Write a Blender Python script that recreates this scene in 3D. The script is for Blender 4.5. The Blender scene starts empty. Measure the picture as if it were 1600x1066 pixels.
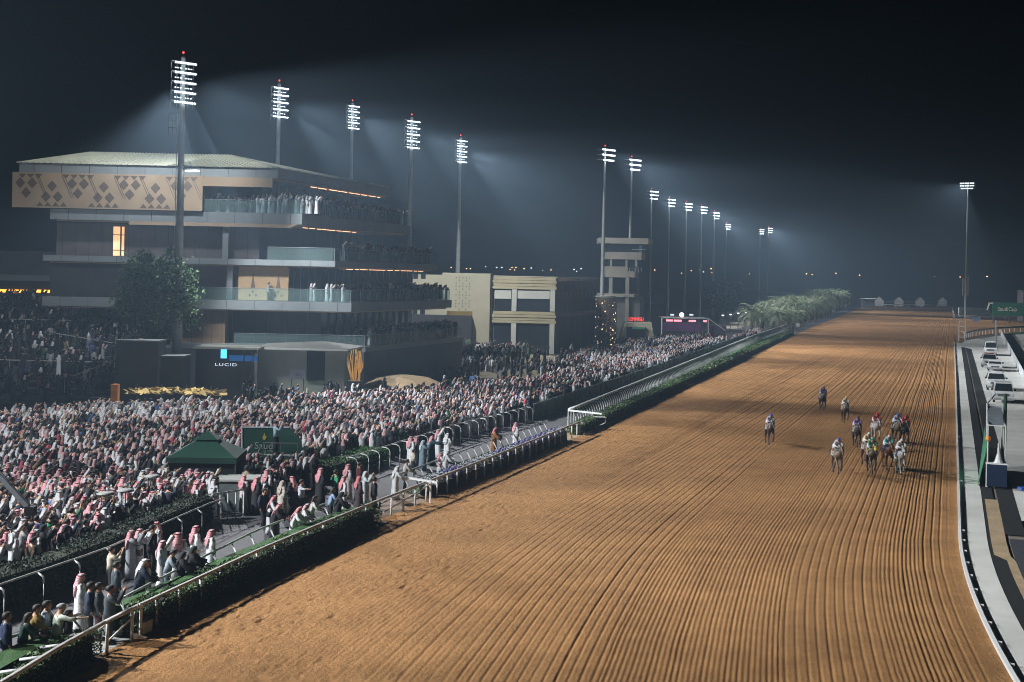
import bpy, bmesh, math, random
import numpy as np
from mathutils import Vector, Matrix
rnd = random.Random(7)
rng = np.random.default_rng(7)
SC = bpy.context.scene
COL = SC.collection
R = math.radians

# ------------------------------------------------------------------ camera, sky, exposure
CAM_H, FPX, ROLL = 11.4, 2000.0, R(1.2)
cam = bpy.data.cameras.new('camera')
cam.lens = 45.0; cam.sensor_width = 36.0
cam.shift_y = -101.0 / 1600.0
cam.clip_start = 0.5; cam.clip_end = 6000
camo = bpy.data.objects.new('camera', cam); COL.objects.link(camo)
# looks along +Y, level, rolled slightly anticlockwise
camo.matrix_world = Matrix.Translation((0, 0, CAM_H)) @ Matrix.Rotation(R(90), 4, 'X') @ Matrix.Rotation(ROLL, 4, 'Z')
SC.camera = camo

world = bpy.data.worlds.new('World'); SC.world = world; world.use_nodes = True
wn = world.node_tree.nodes; wl = world.node_tree.links
sky = wn.new('ShaderNodeTexSky'); sky.sky_type = 'NISHITA'; sky.sun_disc = False
sky.sun_elevation = R(-6); sky.sun_rotation = R(200); sky.air_density = 1.0; sky.dust_density = 2.0
HAZE = .0005
SKY_STRENGTH = 0.006
wn['Background'].inputs['Strength'].default_value = SKY_STRENGTH
wl.new(sky.outputs[0], wn['Background'].inputs['Color'])

SC.view_settings.view_transform = 'Standard'; SC.view_settings.look = 'None'
SC.view_settings.exposure = 0.15; SC.view_settings.gamma = 1.0
SC.render.engine = 'CYCLES'
cy = SC.cycles
cy.max_bounces = 5; cy.diffuse_bounces = 2; cy.glossy_bounces = 2; cy.transmission_bounces = 2; cy.transparent_max_bounces = 6; cy.volume_bounces = 0
cy.use_denoising = True; cy.denoiser = 'OPENIMAGEDENOISE'
cy.sample_clamp_indirect = 2.0; cy.sample_clamp_direct = 3.0
cy.use_adaptive_sampling = False
cy.use_light_tree = True
cy.filter_width = 1.0
cy.caustics_reflective = False; cy.caustics_refractive = False

# ------------------------------------------------------------------ frames of reference
# track frame: s metres up the straight, n metres to the right of its inner rail
O0 = (25.64, 72.77); DS = (.3258, .9454); NS = (.9454, -.3258)
def W(s, n, z=0.0):
    return (O0[0] + DS[0]*s + NS[0]*n, O0[1] + DS[1]*s + NS[1]*n, z)
def SN(x, y):
    dx, dy = x-O0[0], y-O0[1]
    return dx*DS[0]+dy*DS[1], dx*NS[0]+dy*NS[1]
HEAD = -math.atan2(DS[0], DS[1])          # rotation that turns +Y onto the straight
def G(px, py, z=0.0):                      # survey point of the photograph -> ground
    u, v = px-800., 432.-py
    a, b = u*math.cos(ROLL)-v*math.sin(ROLL), u*math.sin(ROLL)+v*math.cos(ROLL)
    y = -(CAM_H-z)*FPX/b
    return (a*y/FPX, y, z)
def VZ(px, py, y):                         # the same at a known distance -> x, height
    u, v = px-800., 432.-py
    a, b = u*math.cos(ROLL)-v*math.sin(ROLL), u*math.sin(ROLL)+v*math.cos(ROLL)
    return (a*y/FPX, y, CAM_H+b*y/FPX)
def lerpt(tab):
    xs = [a for a, _ in tab]; ys = [b for _, b in tab]
    return lambda s: np.interp(s, xs, ys)
EDGE = lerpt([(-60,-21.4),(-54,-22.5),(-50.7,-23.1),(-47.8,-23.65),(-44.6,-23.95),(-40,-24.3),(-35,-24.6),(-24,-25.0),(0,-25.15),(10,-25.3),(52,-26.9),(143,-30.2),(200,-32.4),(300,-35),(500,-40),(640,-43)])
R2N = lerpt([(-60,-24.6),(-48,-24.7),(-44,-24.9),(-39,-25.7),(-32,-26.7),(-17,-27.4),(0,-27.9),(18,-28.2),(46,-29.6),(95,-32.1),(168,-35.9),(253,-38.6),(420,-44)])
R3N = lerpt([(-60,-29.0),(-44,-29.2),(-38,-29.5),(-28,-31.2),(-12,-31.9),(4,-32.4),(18,-31.8),(58,-33.0),(200,-39.3),(260,-41)])
def BEND(s):
    s = np.asarray(s, float)
    return np.where(s < -15, .0028*(s+15)**2, 0.0)

# ------------------------------------------------------------------ materials
MATS = {}
def nodes_of(name):
    m = bpy.data.materials.new(name); m.use_nodes = True
    nt = m.node_tree
    return m, nt.nodes, nt.links, nt.nodes['Principled BSDF']
def mat(name, col, rough=.7, var=.15, scale=3.0, metal=0.0, bump=0.0, bscale=None, spec=.3, emit=None, es=0.0, objcol=False, stretch=None):
    """a procedural material: base colour broken up by noise, optional bump"""
    if name in MATS: return MATS[name]
    m, nd, lk, b = nodes_of(name)
    b.inputs['Roughness'].default_value = rough; b.inputs['Metallic'].default_value = metal
    b.inputs['Specular IOR Level'].default_value = spec
    tc = nd.new('ShaderNodeTexCoord'); vec = tc.outputs['Object']
    if stretch:
        mp = nd.new('ShaderNodeMapping'); mp.inputs['Scale'].default_value = stretch
        lk.new(vec, mp.inputs[0]); vec = mp.outputs[0]
    nz = nd.new('ShaderNodeTexNoise'); nz.inputs['Scale'].default_value = scale; nz.inputs['Detail'].default_value = 5
    lk.new(vec, nz.inputs['Vector'])
    mr = nd.new('ShaderNodeMapRange'); mr.inputs[1].default_value = .25; mr.inputs[2].default_value = .75
    mr.inputs[3].default_value = 1-var; mr.inputs[4].default_value = 1+var
    lk.new(nz.outputs[0], mr.inputs[0])
    mx = nd.new('ShaderNodeVectorMath'); mx.operation = 'SCALE'
    if objcol:
        oi = nd.new('ShaderNodeObjectInfo'); lk.new(oi.outputs['Color'], mx.inputs[0])
    else:
        mx.inputs[0].default_value = col[:3]
    lk.new(mr.outputs[0], mx.inputs['Scale']); lk.new(mx.outputs[0], b.inputs['Base Color'])
    if bump:
        n2 = nd.new('ShaderNodeTexNoise'); n2.inputs['Scale'].default_value = bscale or scale*4; n2.inputs['Detail'].default_value = 4
        lk.new(vec, n2.inputs['Vector'])
        bp = nd.new('ShaderNodeBump'); bp.inputs['Strength'].default_value = 1; bp.inputs['Distance'].default_value = bump
        lk.new(n2.outputs[0], bp.inputs['Height']); lk.new(bp.outputs[0], b.inputs['Normal'])
    if emit:
        b.inputs['Emission Color'].default_value = (*emit, 1); b.inputs['Emission Strength'].default_value = es
    MATS[name] = m
    return m

# ------------------------------------------------------------------ mesh builder
class MB:
    def __init__(s): s.v = []; s.f = []; s.m = []; s.cur = 0
    def add(s, vs, fs):
        o = len(s.v); s.v += [tuple(map(float, p)) for p in vs]
        s.f += [tuple(i+o for i in f) for f in fs]; s.m += [s.cur]*len(fs); return s
    def box(s, c, d, rz=0.0, rx=0.0, ry=0.0, taper=1.0):
        M = Matrix.Rotation(rz, 3, 'Z') @ Matrix.Rotation(ry, 3, 'Y') @ Matrix.Rotation(rx, 3, 'X')
        vs = []
        for z in (-.5, .5):
            k = taper if z > 0 else 1.0
            for x, y in ((-.5,-.5),(.5,-.5),(.5,.5),(-.5,.5)):
                p = M @ Vector((x*d[0]*k, y*d[1]*k, z*d[2])); vs.append((p.x+c[0], p.y+c[1], p.z+c[2]))
        return s.add(vs, [(3,2,1,0),(4,5,6,7),(0,1,5,4),(1,2,6,5),(2,3,7,6),(3,0,4,7)])
    def bar(s, a, b, w, h=None):
        """box between two points, w wide, h thick"""
        h = h or w; a = Vector(a); b = Vector(b); d = (b-a); L = d.length
        if L < 1e-6: return s
        d.normalize(); up = Vector((0,0,1)) if abs(d.z) < .95 else Vector((0,1,0))
        x = d.cross(up).normalized(); y = x.cross(d).normalized()
        vs = []
        for p in (a, b):
            for i, j in ((-1,-1),(1,-1),(1,1),(-1,1)):
                q = p + x*(i*w/2) + y*(j*h/2); vs.append(q[:])
        return s.add(vs, [(0,1,2,3),(7,6,5,4),(1,0,4,5),(2,1,5,6),(3,2,6,7),(0,3,7,4)])
    def tube(s, pts, r, n=8, cap=True):
        pts = [Vector(p) for p in pts]
        rs = r if isinstance(r, (list, tuple)) else [r]*len(pts)
        rings = []
        for i, p in enumerate(pts):
            d = (pts[min(i+1, len(pts)-1)] - pts[max(i-1, 0)])
            d = d.normalized() if d.length > 1e-9 else Vector((0,0,1))
            up = Vector((0,0,1)) if abs(d.z) < .9 else Vector((0,1,0))
            x = d.cross(up).normalized(); y = x.cross(d).normalized()
            rings.append([(p + (x*math.cos(2*math.pi*k/n) + y*math.sin(2*math.pi*k/n))*rs[i])[:] for k in range(n)])
        return s.loft(rings, cap)
    def loft(s, rings, cap=True, closed=True):
        n = len(rings[0]); vs = [p for r in rings for p in r]; fs = []
        for i in range(len(rings)-1):
            for k in range(n if closed else n-1):
                a, b = i*n+k, i*n+(k+1) % n
                fs.append((a, b, b+n, a+n))
        if cap and closed:
            fs.append(tuple(range(n-1, -1, -1))); fs.append(tuple(range((len(rings)-1)*n, len(rings)*n)))
        return s.add(vs, fs)
    def lathe(s, prof, n=16, c=(0,0,0), cap=True):
        return s.loft([[(c[0]+r*math.cos(2*math.pi*k/n), c[1]+r*math.sin(2*math.pi*k/n), c[2]+z) for k in range(n)] for r, z in prof], cap)
    def sphere(s, c, r, n=10, m=6):
        rx, ry, rz = r if isinstance(r, (tuple, list)) else (r, r, r)
        return s.loft([[(c[0]+rx*math.sin(t)*math.cos(2*math.pi*k/n), c[1]+ry*math.sin(t)*math.sin(2*math.pi*k/n), c[2]-rz*math.cos(t)) for k in range(n)]
                       for t in [max(.02, min(math.pi-.02, math.pi*i/m)) for i in range(m+1)]])
    def prism(s, poly, z0, z1):
        n = len(poly)
        vs = [(x, y, z0) for x, y in poly] + [(x, y, z1) for x, y in poly]
        return s.add(vs, [tuple(range(n-1,-1,-1)), tuple(range(n, 2*n))] + [(i, (i+1) % n, (i+1) % n+n, i+n) for i in range(n)])
    def slab(s, poly, thick, axis):
        """polygon of 3D points extruded along the vector axis"""
        n = len(poly); a = Vector(axis)*thick
        vs = [tuple(p) for p in poly] + [(Vector(p)+a)[:] for p in poly]
        return s.add(vs, [tuple(range(n-1,-1,-1)), tuple(range(n, 2*n))] + [(i, (i+1) % n, (i+1) % n+n, i+n) for i in range(n)])
    def ribbon(s, left, right):
        n = len(left)
        return s.add(list(left)+list(right), [(i, i+n, i+n+1, i+1) for i in range(n-1)])
    def mesh(s, name, mats, smooth=False):
        me = bpy.data.meshes.new(name); me.from_pydata(s.v, [], s.f)
        for m in (mats if isinstance(mats, (list, tuple)) else [mats]): me.materials.append(m)
        if max(s.m or [0]): me.polygons.foreach_set('material_index', s.m)
        if smooth: me.polygons.foreach_set('use_smooth', [True]*len(s.f))
        me.update(); return me
    def build(s, name, mats, parent=None, smooth=False, fix=True):
        me = s.mesh(name, mats, smooth)
        if fix:
            bm = bmesh.new(); bm.from_mesh(me); bmesh.ops.recalc_face_normals(bm, faces=bm.faces); bm.to_mesh(me); bm.free()
        return link(name, me, parent)
def link(name, me, parent=None):
    o = bpy.data.objects.new(name, me); COL.objects.link(o)
    if parent: o.parent = parent
    return o
def tag(o, label=None, cat=None, group=None, kind=None):
    if label: o['label'] = label
    if cat: o['category'] = cat
    if group: o['group'] = group
    if kind: o['kind'] = kind
    return o
def empty(name, loc, rz=0.0, label=None, cat=None, group=None):
    o = bpy.data.objects.new(name, None); COL.objects.link(o)
    o.empty_display_size = .2; o.location = loc; o.rotation_euler = (0, 0, rz)
    return tag(o, label, cat, group)
def copy_tree(o, parent=None):
    c = o.copy(); COL.objects.link(c)
    if parent: c.parent = parent
    for ch in list(o.children): copy_tree(ch, c)
    return c
def relabel(o, label): o['label'] = label
def np_mesh(name, V, F, mats, smooth=False, col=None, mi=None):
    """numpy vertices, (n,4) or (n,3) faces, optional vertex colour layer 'Col'"""
    me = bpy.data.meshes.new(name)
    F = np.asarray(F, np.int32); k = F.shape[1]
    me.vertices.add(len(V)); me.vertices.foreach_set('co', np.asarray(V, np.float32).ravel())
    me.loops.add(F.size); me.loops.foreach_set('vertex_index', F.ravel())
    me.polygons.add(len(F)); me.polygons.foreach_set('loop_start', np.arange(0, F.size, k, dtype=np.int32))
    if mi is not None: me.polygons.foreach_set('material_index', np.asarray(mi, np.int32))
    if smooth: me.polygons.foreach_set('use_smooth', np.ones(len(F), bool))
    for m in (mats if isinstance(mats, (list, tuple)) else [mats]): me.materials.append(m)
    if col is not None:
        a = me.color_attributes.new('Col', 'FLOAT_COLOR', 'POINT'); a.data.foreach_set('color', np.asarray(col, np.float32).ravel())
    me.update(calc_edges=True); me.validate()
    return me
# ------------------------------------------------------------------ floodlight towers (their lamps light the place)
m_pole = mat('galvanised_steel', (.42,.44,.42), .45, .12, 2.0, metal=.35)
m_frame = mat('dark_steel', (.12,.13,.14), .5, .2, 4.0, metal=.4)
m_lampglow = mat('lamp_glass', (.9,.95,1), .3, 0, emit=(.80,.90,1.0), es=26.0)
m_red = mat('red_beacon', (.5,.02,.02), .3, 0, emit=(1,.05,.04), es=6.0)
m_concrete = mat('concrete', (.36,.35,.33), .85, .2, 1.5, bump=.01)
LIGHT_COL = (.95, .975, 1.0)
def spot(parent, loc, target, energy, angle=78, blend=.3, size=.6):
    L = bpy.data.lights.new('flood_beam', 'SPOT'); L.energy = energy; L.color = LIGHT_COL
    L.spot_size = R(angle); L.spot_blend = blend; L.shadow_soft_size = size
    o = bpy.data.objects.new('flood_beam', L); COL.objects.link(o)
    o.parent = parent
    o.location = loc
    d = Vector(target)-Vector(loc); o.rotation_euler = d.to_track_quat('-Z', 'Y').to_euler()
    return o
def pole_mesh(h, r0, r1, tier_h):
    b = MB(); b.lathe([(r0*1.5,0),(r0*1.5,.12),(r0,.12),(r0*.98,h*.25),((r0+r1)/2,h*.55),(r1,h-.1),(r1*.6,h)], 14); return b
def big_tower_parts(h, w=2.1, tiers=5):
    """children meshes: pole, five lamp tiers (> lamps), beacon; the head faces +X locally"""
    P = [('pole', pole_mesh(h, .42, .2, 0).mesh('pole', m_pole, True))]
    fr = []; gl = []
    for t in range(tiers):
        z = h-.6-t*.86
        b = MB(); b.bar((-.1,-w/2,z+.16),(-.1,w/2,z+.16),.1,.1); b.bar((.45,-w/2,z-.12),(.45,w/2,z-.12),.07,.07)
        for y in (-w/2,-w/4,0,w/4,w/2): b.bar((-.1,y,z+.16),(.45,y,z-.12),.05,.05); b.bar((-.1,y,z+.16),(-.1,y,z-.5),.04,.04)
        fr.append(b.mesh('tier_frame', m_frame))
        g = MB(); n = 9
        for k in range(n):
            y = -w/2+w*(k+.5)/n
            # lamp housings: shallow bowls tipped down towards the track
            c = Vector((.52, y, z-.02)); ax = Vector((.78,0,-.62)).normalized()
            rings = []
            for rr, t2 in ((.04,-.12),(.08,-.07),(.098,0),(.09,.015),(.01,.03)):
                x = Vector((0,1,0)); yv = ax.cross(x)
                rings.append([(c+ax*t2+(x*math.cos(2*math.pi*q/8)+yv*math.sin(2*math.pi*q/8))*rr)[:] for q in range(8)])
            g.loft(rings)
        if t < tiers-1:
            for k in range(7):   # small glowing boxes added in dotted rows between the tiers
                g.box((.10, -w*.36+w*.72*k/6, z-.42), (.05,.09,.06), 0, 0, R(30))
        gl.append(g.mesh('lamp_row', m_lampglow))
    P.append(('frames', fr)); P.append(('lamps', gl))
    return P
def tower(kind_parts, loc, aim, label, group, spots, head_rot, low_lamp=False):
    t = empty('floodlight_tower', loc, 0, label, 'floodlight tower', group)
    for nm, x in kind_parts:
        if nm == 'pole': link('pole', x, t)
    rootz = t
    frames = dict(kind_parts)['frames']; lamps = dict(kind_parts)['lamps']
    for fme, lme in zip(frames, lamps):
        f = link('lamp_tier', fme, t); f.rotation_euler = (0,0,head_rot)
        link('lamp_row', lme, f)
    return t
def beacon(t, h):
    b = MB(); b.tube([(0,0,h-.05),(0,0,h+.32)], .03, 6); b.build('beacon_mount', m_frame, t)
    b = MB(); b.sphere((0,0,h+.38), .085, 8, 6); b.build('beacon', m_red, t)
big = {h: big_tower_parts(h) for h in (30., 32., 34., 38.)}
def add_big(x, y, h, label, spots, hr=0.0, w=None):
    t = tower(big[h], (x, y, 0), None, label, 'tall floodlight towers along the stands', spots, hr)
    beacon(t, h)
    for (tx, ty, e, ang) in spots:
        d_ = Vector((tx-x, ty-y, 0)).normalized()*1.4
        spot(t, (d_.x, d_.y, h-2.5), (tx-x, ty-y, 0), e, ang)
    return t
E0 = 110000.0
def xat(px, y): return VZ(px, 300, y)[0]
HR = R(-48)
add_big(xat(282,112), 112, 30., 'nearest tall floodlight tower with five lamp tiers, in front of the grandstand side wall',
        [(16, 82, E0*1.1, 62), (-18,90,E0*1.0,82), (58,142,E0*1.3,30), (-2,123,E0*.42,36)], HR)
t1 = [o for o in COL.objects if o.name.startswith('floodlight_tower')][0]
for px, y, lab, e in ((433,154,'floodlight tower rising behind the grandstand roof, second from the grandstand side wall', .8),
                      (548,200,'floodlight tower rising behind the far end of the grandstand roof', .75),
                      (641,168,'floodlight tower just beyond the ends of the grandstand balconies', .75),
                      (718,210,'floodlight tower rising behind the cream patterned wall', .85)):
    x = xat(px, y)
    tw = add_big(x, y, {168: 32., 200: 38.}.get(y, 34.), lab, [(x+56, y-19, E0*e*1.6, 60)] + ([(x+92, y+2, E0*1.3, 26)] if y in (154, 210) else []), HR)
    if y == 168: spot(tw, (.6,1.6,29), (8, 27, 6), E0*.42, 62, .5)
    if y == 210: spot(tw, (1.6,.6,30), (30, 20, 12), E0*.40, 44, .5)
# unseen towers added beyond the left edge to light the near track and crowd
for x, y, lamps in ((-54,44,[(0,42,E0*1.75,50),(36,96,E0*1.0,30),(-24,60,E0*.85,66)]),(-60,12,[(-6,20,E0*1.2,54)])):
    tw = add_big(x, y, 34., 'floodlight tower added out of view on the left to light the near track', lamps, R(-12))
    if y == 44: spot(tw, (1.0,1.2,31), (9,82,8), E0*.42, 26, .6)  # extra beam added to brighten the left terraces and pavilion
# slimmer towers far up the straight, a single level of splayed lamps
def far_parts(h):
    fr = []; gl = []
    b = MB()
    for z in (h-.3, h-1.2, h-2.1): b.bar((-.2,-1.7,z),(-.2,1.7,z),.12,.12); b.bar((.9,-1.7,z-.15),(.9,1.7,z-.15),.08,.08); b.bar((-.2,-1.6,z),(.9,-1.6,z-.15),.08,.08); b.bar((-.2,1.6,z),(.9,1.6,z-.15),.08,.08)
    fr.append(b.mesh('lamp_frame', m_frame))
    g = MB()
    for z, yy in ((h-.4,(-1.35,-.81,-.27,.27,.81,1.35)),(h-1.3,(-1.35,-.81,-.27,.27,.81,1.35)),(h-2.2,(-1.08,-.54,0,.54,1.08))):
        for y in yy:
            c = Vector((.95,y,z)); g.box(c, (.24,.28,.22), 0, 0, R(35))
    gl.append(g.mesh('lamp_row', m_lampglow))
    return [('pole', pole_mesh(h,.38,.16,0).mesh('pole', m_pole, True)), ('frames', fr), ('lamps', gl)]
fp = far_parts(34.)
FAR = [(944,222,.8,'beside the glittering gold pillar'),(986,240,.7,'rising behind the control tower'),(1018,325,.9,'at the right edge of the control tower'),
       (1046,356,.7,'first past the control tower, above the pink stage'),(1073,374,.6,'above the right end of the pink stage'),(1097,389,.6,'left of the clipped round trees'),
       (1117,421,.7,'standing in the clipped round trees'),(1136,505,.6,'right of the clipped round trees'),(1189,548,.8,'before the palm row, left one of a close pair'),(1202,532,.6,'before the palm row, right one of a close pair')]
for px, y, e, where in FAR:
    x = xat(px, y)
    t = tower(fp, (x,y,0), None, 'slim far floodlight tower '+where, 'slim floodlight towers up the straight', None, HR)
    beacon(t, 34.)
    if px == 986: spot(t, (1.2,.6,33), (52,46,0), E0*1.1, 66)
    if px == 1018: spot(t, (1.3,.4,33), (130,72,2), E0*3.5, 22)
    if px == 1202: spot(t, (1,1,33), (88,140,0), E0*3.2, 50)
    spot(t, (1.1,-.3,33), (50,-17,0), E0*e*1.5, 66)
fp2 = [(nm, x) for nm, x in far_parts(47.)]
t = tower(fp2, (xat(1512,440),440,0), None, 'lone floodlight tower on the infield beside the far turn', 'slim floodlight towers up the straight', None, R(180)+HR)
spot(t, (-1.1,.3,46), (-40,-20,0), E0*.6, 100)
b = MB(); b.box((-.75,0,11),(.5,.6,6)); b.box((.75,0,11.5),(.5,.6,6.6)); b.build('cabinet', m_pole, t)

for ch in t.children:
    if ch.name.startswith('lamp_tier'): ch.scale = (1.5,1.5,1); ch.rotation_euler = (0,0,R(-120))
# low service arm and ladder cage on the nearest tower
b = MB(); b.bar((0,0,20.2),(1.5,-.7,20.1),.12,.1); b.bar((0,0,20.5),(1.1,-.5,20.4),.07,.07); arm = b.build('service_arm', m_frame, t1)
b = MB(); b.box((1.15,-.55,20.0),(1.2,.5,.14), R(-25)); b.build('service_lamp', mat('service_lamp', (1,1,1), .4, 0, emit=(.9,.95,1), es=5.0), arm)
b = MB()
for z in (23.2,23.8,24.4,25.0): b.bar((-.45,0,z),(-1.15,0,z),.05,.05)
for x in (-.45,-.8,-1.15): b.bar((x,0,23.2),(x,0,25.0),.05,.05)
b.bar((-.45,.1,2),(-.45,.1,25),.05,.05); b.build('ladder_cage', m_pole, t1)
spot(t1, (1.3,-.6,19.8), (12,4,3), E0*.30, 84, .6)
spot(t1, (-.6,1.2,27.5), (-7,19,8), E0*.15, 118, .9)
# ------------------------------------------------------------------ ground, track
m_ground = mat('dry_ground', (.16,.135,.11), .95, .35, .25, bump=.03, bscale=3)
b = MB(); b.add([(-1400,-60,-.05),(1500,-60,-.05),(1500,1580,-.05),(-1400,1580,-.05)], [(0,1,2,3)])
tag(b.build('ground', m_ground), kind='structure')
def track_material():
    m, nd, lk, bs = nodes_of('dirt_track')
    tc = nd.new('ShaderNodeTexCoord')
    def noise(scale, det=6, rough=.6):
        n = nd.new('ShaderNodeTexNoise'); n.inputs['Scale'].default_value = scale; n.inputs['Detail'].default_value = det; n.inputs['Roughness'].default_value = rough
        lk.new(tc.outputs['Object'], n.inputs['Vector']); return n
    big = noise(.12, 4); mid = noise(1.6, 6); fine = noise(11, 6, .85)
    r1 = nd.new('ShaderNodeValToRGB')
    r1.color_ramp.elements[0].position = .3; r1.color_ramp.elements[0].color = (.195,.094,.035,1)
    r1.color_ramp.elements[1].position = .72; r1.color_ramp.elements[1].color = (.48,.255,.100,1)
    ad = nd.new('ShaderNodeMath'); ad.operation = 'MULTIPLY_ADD'; ad.inputs[1].default_value = .25
    lk.new(mid.outputs[0], ad.inputs[0])
    ad2 = nd.new('ShaderNodeMath'); ad2.operation = 'MULTIPLY_ADD'; ad2.inputs[1].default_value = .25; ad2.inputs[2].default_value = -.03
    lk.new(big.outputs[0], ad2.inputs[0])
    ad3 = nd.new('ShaderNodeMath'); ad3.operation = 'MULTIPLY_ADD'; ad3.inputs[1].default_value = .55
    lk.new(fine.outputs[0], ad3.inputs[0]); lk.new(ad2.outputs[0], ad3.inputs[2]); lk.new(ad3.outputs[0], ad.inputs[2])
    lk.new(ad.outputs[0], r1.inputs[0])
    lk.new(r1.outputs[0], bs.inputs['Base Color'])
    # damp clods and hoof-turned crumbs: small darker specks
    sp = noise(11, 3, .55); sr = nd.new('ShaderNodeMapRange'); sr.inputs[1].default_value = .56; sr.inputs[2].default_value = .66; sr.inputs[3].default_value = 1.0; sr.inputs[4].default_value = .74; lk.new(sp.outputs[0], sr.inputs[0])
    dm = noise(.35, 4); dr = nd.new('ShaderNodeMapRange'); dr.inputs[1].default_value = .35; dr.inputs[2].default_value = .65; dr.inputs[3].default_value = .82; dr.inputs[4].default_value = 1.1; lk.new(dm.outputs[0], dr.inputs[0])
    mm = nd.new('ShaderNodeMath'); mm.operation = 'MULTIPLY'; lk.new(sr.outputs[0], mm.inputs[0]); lk.new(dr.outputs[0], mm.inputs[1])
    vs = nd.new('ShaderNodeVectorMath'); vs.operation = 'SCALE'; lk.new(r1.outputs[0], vs.inputs[0]); lk.new(mm.outputs[0], vs.inputs['Scale']); lk.new(vs.outputs[0], bs.inputs['Base Color'])
    bs.inputs['Roughness'].default_value = .95; bs.inputs['Specular IOR Level'].default_value = .1
    bp = nd.new('ShaderNodeBump'); bp.inputs['Distance'].default_value = .09; bp.inputs['Strength'].default_value = 1
    n3 = noise(9, 6, .7)
    lk.new(n3.outputs[0], bp.inputs['Height']); lk.new(bp.outputs[0], bs.inputs['Normal'])
    return m
m_dirt = track_material()
def vnoise(x, y, seed=0):
    """cheap value noise on numpy arrays"""
    xi = np.floor(x).astype(np.int64); yi = np.floor(y).astype(np.int64); xf = x-xi; yf = y-yi
    def h(a, b):
        n = (a*374761393 + b*668265263 + seed*974711) & 0x7fffffff
        n = ((n ^ (n >> 13))*1274126177) & 0x7fffffff
        return ((n ^ (n >> 16)) & 0xffff)/65535.0
    u = xf*xf*(3-2*xf); v = yf*yf*(3-2*yf)
    return (h(xi,yi)*(1-u)+h(xi+1,yi)*u)*(1-v) + (h(xi,yi+1)*(1-u)+h(xi+1,yi+1)*u)*v
PITCH = .17
def build_track():
    ss = [-50.0]; st = .15
    while ss[-1] < 640: ss.append(ss[-1]+st); st *= 1.0085 if ss[-1] > -22 else 1.0
    ss = np.array(ss); nc = 1000
    t = np.linspace(0, 1, nc)
    e = EDGE(ss)-.35
    Nn = e[:,None]*(1-t)[None,:] + 0.0*t[None,:]
    S = np.repeat(ss[:,None], nc, 1)
    w = np.clip((Nn+25)/9.0, 0, 1)
    world_n = Nn + BEND(S)*w
    wob = (vnoise(S*.05, Nn*0+1, 3)-.5)*np.clip(.3-S*.002, .08, .3) + (vnoise(S*.35, np.floor(Nn/2.4), 5)-.5)*.025
    ph = (Nn+wob)/PITCH
    gid = np.round(ph)
    # every harrow tooth its own depth; passes of 2.4 m, some deeper
    dep = .45+.55*vnoise(gid*3.7, S*.025, 11)
    dep = np.where((gid % 2 == 0) & (vnoise(np.floor((Nn+wob)/1.7)*5.3, S*0, 12) > .45), dep*.12, dep)
    amp = (.027+.016*vnoise(np.floor((Nn+wob)/2.4)*7.31, S*.012, 9))*dep
    lft = np.clip((Nn-EDGE(S)-1.0-1.5*vnoise(S*.1, S*0, 2)-np.clip((-S+4)*.09,0,3.0))/4.0, 0, 1)
    rgt = np.clip((-Nn-.45)/.5, 0, 1)
    fade = np.clip(1.5-S/420.0, .6, 1)
    groove = np.clip(1-np.abs(ph-gid)*2.3, 0, 1)
    g2 = np.clip(1-np.abs((Nn+wob)/.56-np.round((Nn+wob)/.56))*2.6, 0, 1)*(.35+.65*vnoise(np.round((Nn+wob)/.56)*2.9, S*.01, 41))
    z = -groove*amp*1.22*rgt*fade*(.15+.85*lft) - g2*.042*np.clip((S-5)/70, 0, 1)*rgt
    pit = np.clip(vnoise(Nn*5.5, S*4.2, 31)-.62, 0, 1)*np.clip(vnoise(Nn*.5, S*.5, 33)*2-.5, 0, 1)
    clod = np.clip(vnoise(Nn*7.5, S*5.5, 51)-.5, 0, 1)*.05*np.clip((6-(Nn-EDGE(S)))/6, 0, 1)*np.clip(1-S/50, 0, 1)
    lum = (vnoise(Nn*4.1, S*4.1, 21)+vnoise(Nn*8.3, S*8.3, 22)*.9+vnoise(Nn*1.1,S*.9,23)*.3-1.1)
    z = z + clod + (lum*(.008+.022*(1-lft))-pit*.17*(1-lft)*np.clip(1-S/60,0,1))*np.clip(1.2-S/120,.15,1)
    x = O0[0]+DS[0]*S+NS[0]*world_n; y = O0[1]+DS[1]*S+NS[1]*world_n
    V = np.stack([x, y, z+.03], -1).reshape(-1, 3)
    r, c = np.meshgrid(np.arange(len(ss)-1), np.arange(nc-1), indexing='ij')
    a = (r*nc+c).ravel()
    F = np.stack([a, a+1, a+nc+1, a+nc], -1)
    return link('dirt_track', np_mesh('dirt_track', V, F, m_dirt, True))
tag(build_track(), kind='structure')
# ------------------------------------------------------------------ apron, kerbs, hedges, rails
m_asph = mat('dark_paving', (.055,.053,.058), .8, .25, 1.2, bump=.01, bscale=20)
m_walk = mat('walkway_paving', (.060,.057,.062), .75, .2, 1.4, bump=.008, bscale=14)
m_turf = mat('turf', (.032,.085,.022), .9, .35, 2.5, bump=.05, bscale=30)
m_lawn = mat('lawn', (.06,.15,.05), .9, .3, .8, bump=.04, bscale=14)
m_sand = mat('pale_sand', (.34,.25,.15), .95, .25, .8, bump=.03, bscale=6)
m_white = mat('white_plastic', (.74,.75,.74), .35, .08, 5.0, spec=.4)
m_railtop = mat('weathered_white_rail', (.50,.475,.44), .45, .18, 2.5)
m_kerbstone = mat('rubber_kerb', (.13,.085,.055), .9, .3, 1.5, bump=.02)
m_conc_pale = mat('pale_concrete', (.60,.60,.56), .85, .16, .45, bump=.012, bscale=8)
m_asph_road = mat('new_asphalt', (.030,.034,.042), .85, .25, 2.0, bump=.01, bscale=30)
m_black = mat('black_drain', (.010,.011,.012), .8, .3, 3)
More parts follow.
